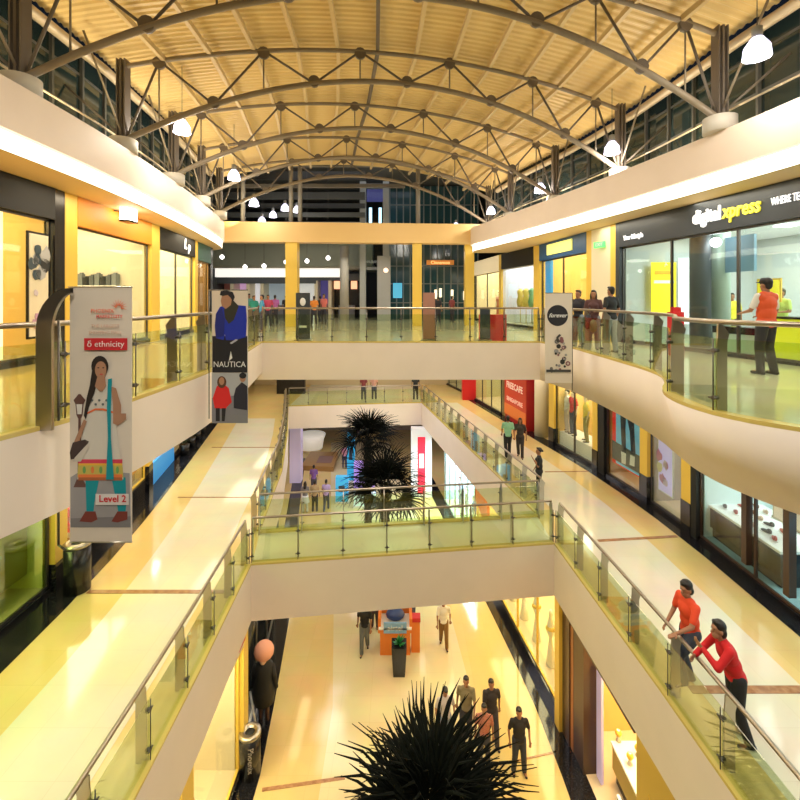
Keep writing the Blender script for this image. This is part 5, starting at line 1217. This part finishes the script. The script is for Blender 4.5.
# ================= far ground floor beyond the bridge
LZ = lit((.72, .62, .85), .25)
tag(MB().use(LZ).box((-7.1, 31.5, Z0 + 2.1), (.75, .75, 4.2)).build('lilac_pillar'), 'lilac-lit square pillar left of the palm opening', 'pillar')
g = thing('reception_desk', 'white oval desk with a lit rim on the far ground floor', 'desk', (-7.3, 38, Z0)); MB().use(lit((1, .95, .8), .6)).lathe((0, 0, 0), [(.9, .2), (1.0, .9), (1.15, 1.3), (1.1, 1.35), (0, 1.35)], 28).build('desk_body', g, world=False); MB().use('cream').lathe((0, 0, 0), [(.85, 0), (.85, .25)], 24).build('desk_base', g, world=False)
tag(MB().use('in_wood').prism([(-7.2, 33.5), (-4.8, 33.2), (-4.9, 36.5), (-7.1, 36.6)], Z0, Z0 + .35).use(cmat((.3, .18, .14))).prism([(-6.2, 34), (-5.1, 34), (-5.1, 35.5), (-6.2, 35.5)], Z0 + .35, Z0 + .37).build('display_platform'), 'wooden display platform with brown mat on the far ground floor', 'platform')
for i, (x, y, w, h, c, lb) in enumerate(((-3.55, 28.2, .75, 1.5, (.05, .40, .75), 'bright blue lit display box left of the palms'), (-3.35, 31.5, .5, 3.2, (.02, .35, .65), 'tall blue lit pylon behind the blue display box'), (-2.3, 29.6, 1.3, 1.9, (.45, .28, .80), 'purple lit display board behind the palms'), (-2.1, 27.6, 1.3, .8, (.55, .70, .85), 'low pale blue display counter behind the palms'))):
    g = thing('display_stand', lb, 'display', (x, y, Z0)); MB().use(lit(c, .9)).box((0, 0, h / 2 + .1), (w, .4, h)).build('lit_box', g, world=False); MB().use('white').box((0, 0, .06), (w + .1, .5, .12)).build('base', g, world=False)
    MB().use(cmat((.05, .08, .12))).box((0, -.21, h * .6), (w * .5, .02, h * .25)).build('printed_picture', g, world=False)
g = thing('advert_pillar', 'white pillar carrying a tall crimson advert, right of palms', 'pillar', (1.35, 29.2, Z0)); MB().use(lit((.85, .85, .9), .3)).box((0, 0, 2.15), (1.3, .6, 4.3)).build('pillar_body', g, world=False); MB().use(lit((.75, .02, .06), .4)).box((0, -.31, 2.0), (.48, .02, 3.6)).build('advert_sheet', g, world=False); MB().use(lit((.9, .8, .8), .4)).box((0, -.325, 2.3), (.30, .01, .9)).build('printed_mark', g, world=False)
S = shop('white-blue glass shop on the far ground floor, right of palms', RS0, 22.3, 28.3, Z0, 1, GZ, .4, lit((.7, .05, .1), .3), cmat((.55, .75, .85), .4), plinth=.1, mull=5, power=330, lcol=(.75, .92, 1), frame='steel', depth=2.2)
for i in range(4): mannequin('mannequin in %s seen through the far ground floor glass' % ['turquoise', 'dark blue', 'white', 'pale blue'][i], inside(S, .15 + .22 * i, .7, .15), 1.5, [(.1, .5, .6), (.03, .06, .2), (.85, .85, .85), (.4, .6, .8)][i], (.1, .12, .2))
b = MB().use(cmat((.5, .42, .3), .5)); b.box((-4, 44, Z0 + 2.1), (22, .3, 4.3)); o = struct(b.build('wall_far_ground'))
b = MB().use(cmat((.62, .5, .3), .5)); b.box((-3, 36.5, Z1 + 2.05), (17, .3, 4.1)); struct(b.build('wall_far_middle'))
tag(MB().use('black').box((-7.8, 33, Z1 + 1.0), (2.0, .4, 2.0)).build('dark_screen'), 'black screen at the far left end of the middle level', 'screen')
tag(MB().use(lit((.75, .25, .2), .3)).box((.2, 36.2, Z1 + 1.6), (1.6, .1, .9)).build('far_sign'), 'small pale red sign on the far wall of the middle level', 'sign')
# slanted orange signboard near the right end under the bridge
a = along(RS0, 20.6); g = thing('ground_sign', 'glowing orange signboard under the right gallery edge', 'signboard', (a[0] - .2, a[1], Z0 + 3)); MB().use(lit((.85, .22, .04), .5)).wall((a[0] - .3, 18.6), (a[0] - .3, 21.4), Z0 + 3.1, Z0 + 4.0, .12).build('sign_face', g)

# ================= standees on the upper bridge
for x0, x1, y0, D, m, lb, lt in ((296, 310, 293, 15.6, cmat((.04, .05, .06)), 'dark advertising standee with white marks on the upper bridge', 1), (423, 435, 293, 15.7, cmat((.42, .20, .14)), 'brick-red patterned standee on the upper bridge', 0), (480, 490, 308, 15.7, cmat((.03, .04, .05)), 'slim dark standee at the right of the upper bridge', 0)):
    xa, xb = (x0 - 400) / F * D, (x1 - 400) / F * D; g = thing('standee', lb, 'standee', ((xa + xb) / 2, D, Z2))
    h = EYE + (300 - y0) / F * D; MB().use(m).box((0, 0, h / 2 + .04), (xb - xa, .06, h - .06)).build('board', g, world=False); MB().use('steel').box((0, .05, .03), (xb - xa + .1, .35, .05)).build('foot_plate', g, world=False)
    if lt: MB().use('white').ball((0, -.035, h - .3), (.10, .01, .14), 12, 6).box((0, -.035, .5), (.25, .01, .07)).build('printed_mark', g, world=False)
tag(MB().use('red').box((3.2, 15.9, .45), (.9, .3, .9)).build('promo_board'), 'low salmon-red board behind the right end of the upper bridge railing', 'board')

# ================= beyond the upper bridge
def far_box(nm, x0, x1, y0, y1, D, t, m, st=True, lb=None, cat=None):
    xa, xb = (x0 - 400) / F * D, (x1 - 400) / F * D; za, zb = EYE + (300 - y1) / F * D, EYE + (300 - y0) / F * D
    b = MB().use(m); b.box(((xa + xb) / 2, D + t / 2, (za + zb) / 2), (xb - xa, t, zb - za)); o = b.build(nm)
    return struct(o) if st else tag(o, lb, cat)
gg = mat('far_grey', (.38, .42, .36), .6)
far_box('wall_far_upper', 150, 372, 242, 266, 33, 1.5, 'far_grey')
far_box('ceiling', 150, 372, 262, 268, 33.2, 5, 'gal_ceiling')
o = far_box('cove_band', 215, 346, 268, 277, 33.6, .3, lit((1, .97, .9), 1.6), False, 'long glowing white cove band over the far shops', 'light strip')
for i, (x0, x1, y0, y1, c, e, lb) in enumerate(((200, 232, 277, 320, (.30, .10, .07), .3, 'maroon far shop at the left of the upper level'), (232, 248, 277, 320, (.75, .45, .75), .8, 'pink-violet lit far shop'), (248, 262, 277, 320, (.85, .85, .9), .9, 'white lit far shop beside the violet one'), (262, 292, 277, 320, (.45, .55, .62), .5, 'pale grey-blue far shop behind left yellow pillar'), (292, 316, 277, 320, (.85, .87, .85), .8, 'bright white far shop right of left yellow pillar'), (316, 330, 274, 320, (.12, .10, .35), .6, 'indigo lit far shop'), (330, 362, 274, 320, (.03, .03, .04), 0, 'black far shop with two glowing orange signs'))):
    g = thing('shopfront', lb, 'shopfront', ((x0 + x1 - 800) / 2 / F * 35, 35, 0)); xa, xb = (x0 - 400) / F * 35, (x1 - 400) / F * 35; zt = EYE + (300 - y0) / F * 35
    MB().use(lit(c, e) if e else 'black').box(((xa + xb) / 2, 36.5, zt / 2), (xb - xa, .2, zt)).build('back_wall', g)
    MB().use('cream').box((xb, 35.7, zt / 2), (.25, 1.5, zt)).build('side_wall', g); MB().use('darkgrey').box(((xa + xb) / 2, 35, zt - .25), (xb - xa, .2, .5)).build('sign_board', g)
    MB().use(cmat((.2, .2, .22))).box(((xa + xb) / 2, 35.6, .5), ((xb - xa) * .5, .5, 1.0)).build('counter', g)
for x, w in ((337, 6), (354, 6)): 
    far_box('square_sign', x - w / 2, x + w / 2, 281, 289, 34.6, .1, lit((1, .45, .25), 2.2), False, 'glowing orange square sign on the black far shop, %s' % ('left one' if x < 340 else 'right one'), 'sign')
tag(MB().use(cmat((.42, .40, .34))).tube((-3.75, 31, 0), (-3.75, 31, 5), .3, 16).build('far_column'), 'slim pale column near the two orange square signs', 'column')
# lift tower
g = thing('lift_tower', 'glass lift tower with blue-white lights beyond the yellow beam', 'lift tower', (-1.8, 32, 0))
for x in (363, 386): 
    X = (x - 400) / F * 32; MB().use(cmat((.42, .44, .42), .5)).box((X, 32, 4.8), (.42, .42, 9.6)).build('corner_column', g)
for z in (3.6, 6.6, 9.4): MB().use(cmat((.3, .32, .32))).box((-1.78, 32.4, z), (1.7, .9, .18)).build('ring_beam', g)
MB().use('glass_shop').box((-1.78, 32, 6.2), (1.2, .05, 6.2)).build('glass_panel', g)
MB().use(lit((.10, .10, .35), .7)).box((-1.78, 33, 8.9), (1.2, .1, .9)).build('blue_light_panel', g)
for s in (-.33, .36): MB().use(lit((.45, .75, 1), 5)).box((-1.78 + s, 32.9, 6.9), (.20, .06, 2.2)).build('vertical_lamp', g)
MB().use(cmat((.40, .41, .40))).box((-1.1, 31.5, 2.2), (.9, .4, 4.4)).build('door_panel', g)
o = MB().use(lit((1, .7, .5), 3)).ball((-.95, 31.0, 3.4), .16, 10, 6).build('globe_lamp'); tag(o, 'small round warm lamp in front of the lift tower', 'lamp')
# teal glazed facade right of the tower
b = MB().use(mat('teal_glass', (.03, .09, .11), .12, spec=.7)); b.box((2.4, 34, 4.8), (6.6, .1, 10)); o = struct(b.build('window_3')); fr = MB().use(cmat((.22, .26, .26), .5))
for i in range(14): fr.box((-.75 + i * .5, 33.9, 4.8), (.09, .09, 10))
for z in (1.2, 2.6, 3.9, 5.6, 7.0, 8.4): fr.box((2.4, 33.9, z), (6.6, .07, .07))
f = fr.build('window_frame', o); f['kind'] = 'structure'
for i in range(10):
    random.seed(i + 50); x = random.uniform(-.4, 4.6); z = random.uniform(1, 8.5)
g = thing('orange_sign', 'orange lettering sign on the teal glazed facade', 'sign', (2.8, 33.7, 3.8)); MB().use(lit((.85, .32, .06), .5)).box((2.95, 33.7, 4.15), (2.0, .1, .34)).build('sign_board', g); put_text('lettering', 'Cinnamon', .34, lit((1, .7, .3), 2), (2.95, 33.62, 4.13), (0, -1), g, depth=.01)
for x, z in ((2.6, 1.8), (2.95, 1.9), (3.8, 1.8), (4.7, 1.7), (1.2, 1.4)): tag(MB().use(lit((1, .85, .55), 3)).tube((x, 33.5, z - .3), (x, 33.5, z + .35), .09, 10).use('steel_dark').tube((x, 33.5, 0), (x, 33.5, z - .3), .03, 8).build('tube_lamp'), 'upright warm tube lamp in front of the teal facade', 'lamp', 'warm tube lamps by the teal facade')
o = far_box('blue_window', 393, 402, 283, 298, 33.6, .2, lit((.10, .50, .75), 1.2), False, 'pair of small bright blue panels low on the teal facade', 'panel')
# dark steelwork beyond the roof end
for i, (y0, D, x0, x1) in enumerate(((165, 27, 170, 470), (176, 28.5, 170, 365), (186, 27.5, 190, 405), (196, 29.5, 190, 365), (206, 31, 190, 365), (215, 30, 190, 365))):
    z = EYE + (300 - y0) / F * D; xa, xb = (x0 - 400) / F * D, (x1 - 400) / F * D
    o = MB().use(cmat([(.26, .24, .19), (.07, .07, .065), (.24, .21, .16), (.08, .085, .08), (.07, .075, .075), (.09, .10, .10)][i], .5)).box(((xa + xb) / 2, D, z), (xb - xa, .25, [.22, .5, .2, .45, .3, .3][i])).build('steel_beam'); tag(o, '%s dark horizontal steel beam beyond the barrel roof' % ['topmost', 'second', 'third', 'fourth', 'fifth', 'lowest'][i], 'beam')
for i, (x, D) in enumerate(((291, 24.6), (300, 24.6), (418, 25.1), (243, 24.45))):
    X = (x - 400) / F * D; tag(MB().use(cmat((.28, .26, .22), .5)).tube((X, D, 5.5), (X, D, 9.4), .12, 10).build('steel_post'), ['left of the twin posts on the yellow beam', 'right of the twin posts on the yellow beam', 'lone steel post over the right yellow pillar', 'leftmost steel post beyond the yellow beam'][i], 'post')
far_box('wall_far_top', 170, 365, 222, 239, 30, .5, cmat((.30, .33, .33), .6))

# ---------------------------------------------------------------- pendant lamps
def pendant(x, y, z, sc, label, power):
    g = thing('pendant_lamp', label, 'pendant lamp', (x, y, z), 0, 'bell-shaped pendant lamps')
    MB().use('steel_dark').tube((0, 0, .42), (0, 0, max(.6, 8.2 - z)), .008, 5).build('cable', g, world=False)
    MB().use('grey').lathe((0, 0, 0), [(.07, .22), (.09, .25), (.09, .42), (.03, .45)], 14).build('lamp_housing', g, world=False)
    sh_ = MB().use(lit((.80, .78, 1), 6)).lathe((0, 0, 0), [(.23, -.14), (.21, .05), (.10, .22)], 20); sh_ = sh_.build('shade', g, world=False)
    MB().use('bulb').ball((0, 0, -.02), .10, 12, 8).build('bulb', sh_, world=False)
    g.scale = (sc,) * 3
    L = bpy.data.lights.new('pendant_light', 'POINT'); L.energy = power; L.shadow_soft_size = .2; L.color = (1, .92, .80)
    o = bpy.data.objects.new('pendant_light', L); COL.objects.link(o); o.location = (x, y, z - .38)
    return g
PL = [(757, 50, 8.6, 1, 'large pendant lamp at the upper right corner'), (612, 149, 14.2, 1, 'pendant lamp before the second right column'), (540, 189, 19.0, 1, 'pendant lamp before the third right column'), (182, 128, 13.0, 1, 'pendant lamp nearest on the left side'), (234, 176, 17.6, 1, 'second pendant lamp on the left side'), (254, 203, 22.5, 1, 'third pendant lamp on the left side'),
      (491, 211, 23.5, .95, 'pendant lamp near the right end of the yellow beam'), (285, 208, 26.5, 1, 'pendant lamp just left of the twin steel posts'), (297, 210, 27.5, 1, 'pendant lamp just right of the twin steel posts'), (262, 221, 27.0, 1, 'left of the two low pendants before the yellow beam'), (273, 215, 28.5, 1, 'right of the two low pendants before the yellow beam'), (456, 226, 26.8, .8, 'small pendant lamp before the right part of the beam')]
for px, py, D, sc, lb in PL:
    pendant((px - 400) / F * D, D, EYE + (300 - py) / F * D, sc, lb, 260 if D < 24 else 60)
for i, (px, py, D) in enumerate(((222, 257, 28), (245, 267, 28.1), (264, 266, 28), (286, 262, 28.9), (307, 261, 28.1), (328, 258, 28))):
    o = MB().use(lit((1, .97, .92), 12)).ball((0, 0, 0), .13, 10, 6).use('steel_dark').tube((0, 0, .1), (0, 0, 9.9 - EYE - (300 - py) / F * D), .012, 6).build('globe_lamp'); o.location = ((px - 400) / F * D, D, EYE + (300 - py) / F * D)
    tag(o, 'small round lamp under the far grey fascia, %s from the left' % ['first', 'second', 'third', 'fourth', 'fifth', 'sixth'][i], 'lamp', 'small round lamps beyond the portal')

# ---------------------------------------------------------------- lights of the building and added fill lights
W = (1, .85, .60)
for y in (3, 7, 11, 15, 19):                                  # soffit of the upper shops
    area(along(BL, y)[0] - .5, y, 3.95, .6, 2.6, 70, W); area(along(BR, y)[0] + .55, y, 3.95, .6, 2.6, 70, (1, .93, .75))
for y in (2, 6, 10, 14, 18, 22):                              # under the upper gallery
    area(-6.1 if y < 16 else -7, y, Z2 - 1.23, 1.6, 2.2, 74, (1, .90, .76)); area(6.3, y, Z2 - 1.23, 1.6, 2.2, 74, (1, .88, .72))
for y in (26, 31):
    area(-8.5, y, Z2 - 1.23, 2, 3, 150, W); area(3.4, y, Z2 - 1.23, 2, 3, 150, W)
for x, y, p in ((-1, 17.5, 90), (-2, 33, 160), (0, 20, 60), (-3, 24, 120), (0, 28, 120)): area(x, y, Z2 - 1.23, 3, 1.6, p, (.98, .90, .78))
for y in (2, 6, 10, 14, 18):                                  # under the middle gallery
    area(-3.9, y, Z1 - 1.43, .4, 2.6, 34, (1, .78, .42)); area(4.6, y, Z1 - 1.43, .35, 2.6, 34, (1, .78, .42))
area(.3, 13.0, Z1 - 1.43, 6, 1.2, 160, (1, .84, .5))
for x, y in ((-7, 33), (-2, 33), (3, 33), (-8, 26)): area(x, y, Z1 - 1.43, 3, 3, 130, (.93, .85, 1))
area(-1.5, 24, Z2 - 1.25, 5, 5, 520, (.9, .88, 1))              # under the upper bridge floor, over the palms
# fill lights added on the ledges, aimed up to brighten the roof
for i in range(2, 8):
    for P, s in ((RL[i], 1), (RR[i], -1)):
        area(P[0] - s * .45, P[1] + 1.6, 5.35, .5, 1.4, 74, (1, .80, .46), rot=(0, PI - s * .50, 0), name='roof_fill_light')
for y in (28, 32): area(-3, y, 9.6, 8, 2, 60, (.8, .85, 1))
for x in (-9, -3, 2): area(x, 29, 4.3, 2.5, 2.5, 120, (1, .93, .8))
# added fill over the atrium and behind the camera, brightening banners and fascias
for y in (-5, -1, 4, 9, 14, 19): area(.2, y, 7.2, 1.2, 1.2, 900 if y < 0 else 420, (1, .93, .80), name='atrium_fill_light')

w = bpy.data.worlds.new('night'); SC.world = w; w.use_nodes = True
w.node_tree.nodes['Background'].inputs['Color'].default_value = (.02, .03, .05, 1); w.node_tree.nodes['Background'].inputs['Strength'].default_value = .6
# ---------------------------------------------------------------- camera
cam = bpy.data.cameras.new('camera'); co = bpy.data.objects.new('camera', cam); COL.objects.link(co); SC.camera = co
co.location = (0, 0, EYE); co.rotation_euler = (PI / 2, 0, 0)
cam.sensor_fit = 'HORIZONTAL'; cam.sensor_width = 36; cam.lens = 36 * F / 800; cam.shift_y = -100 / 800; cam.clip_end = 200; cam.clip_start = .05
SC.view_settings.view_transform = 'Standard'; SC.view_settings.look = 'None'; SC.view_settings.exposure = -0.9; SC.view_settings.gamma = 1; SC.view_settings.use_curve_mapping = False
cy = SC.cycles; cy.use_denoising = True
try: cy.denoiser = 'OPENIMAGEDENOISE'
except Exception: pass
cy.max_bounces = 7; cy.diffuse_bounces = 3; cy.glossy_bounces = 3; cy.transparent_max_bounces = 24; cy.transmission_bounces = 4; cy.caustics_reflective = False; cy.caustics_refractive = False
cy.sample_clamp_indirect = 6; cy.use_light_tree = True
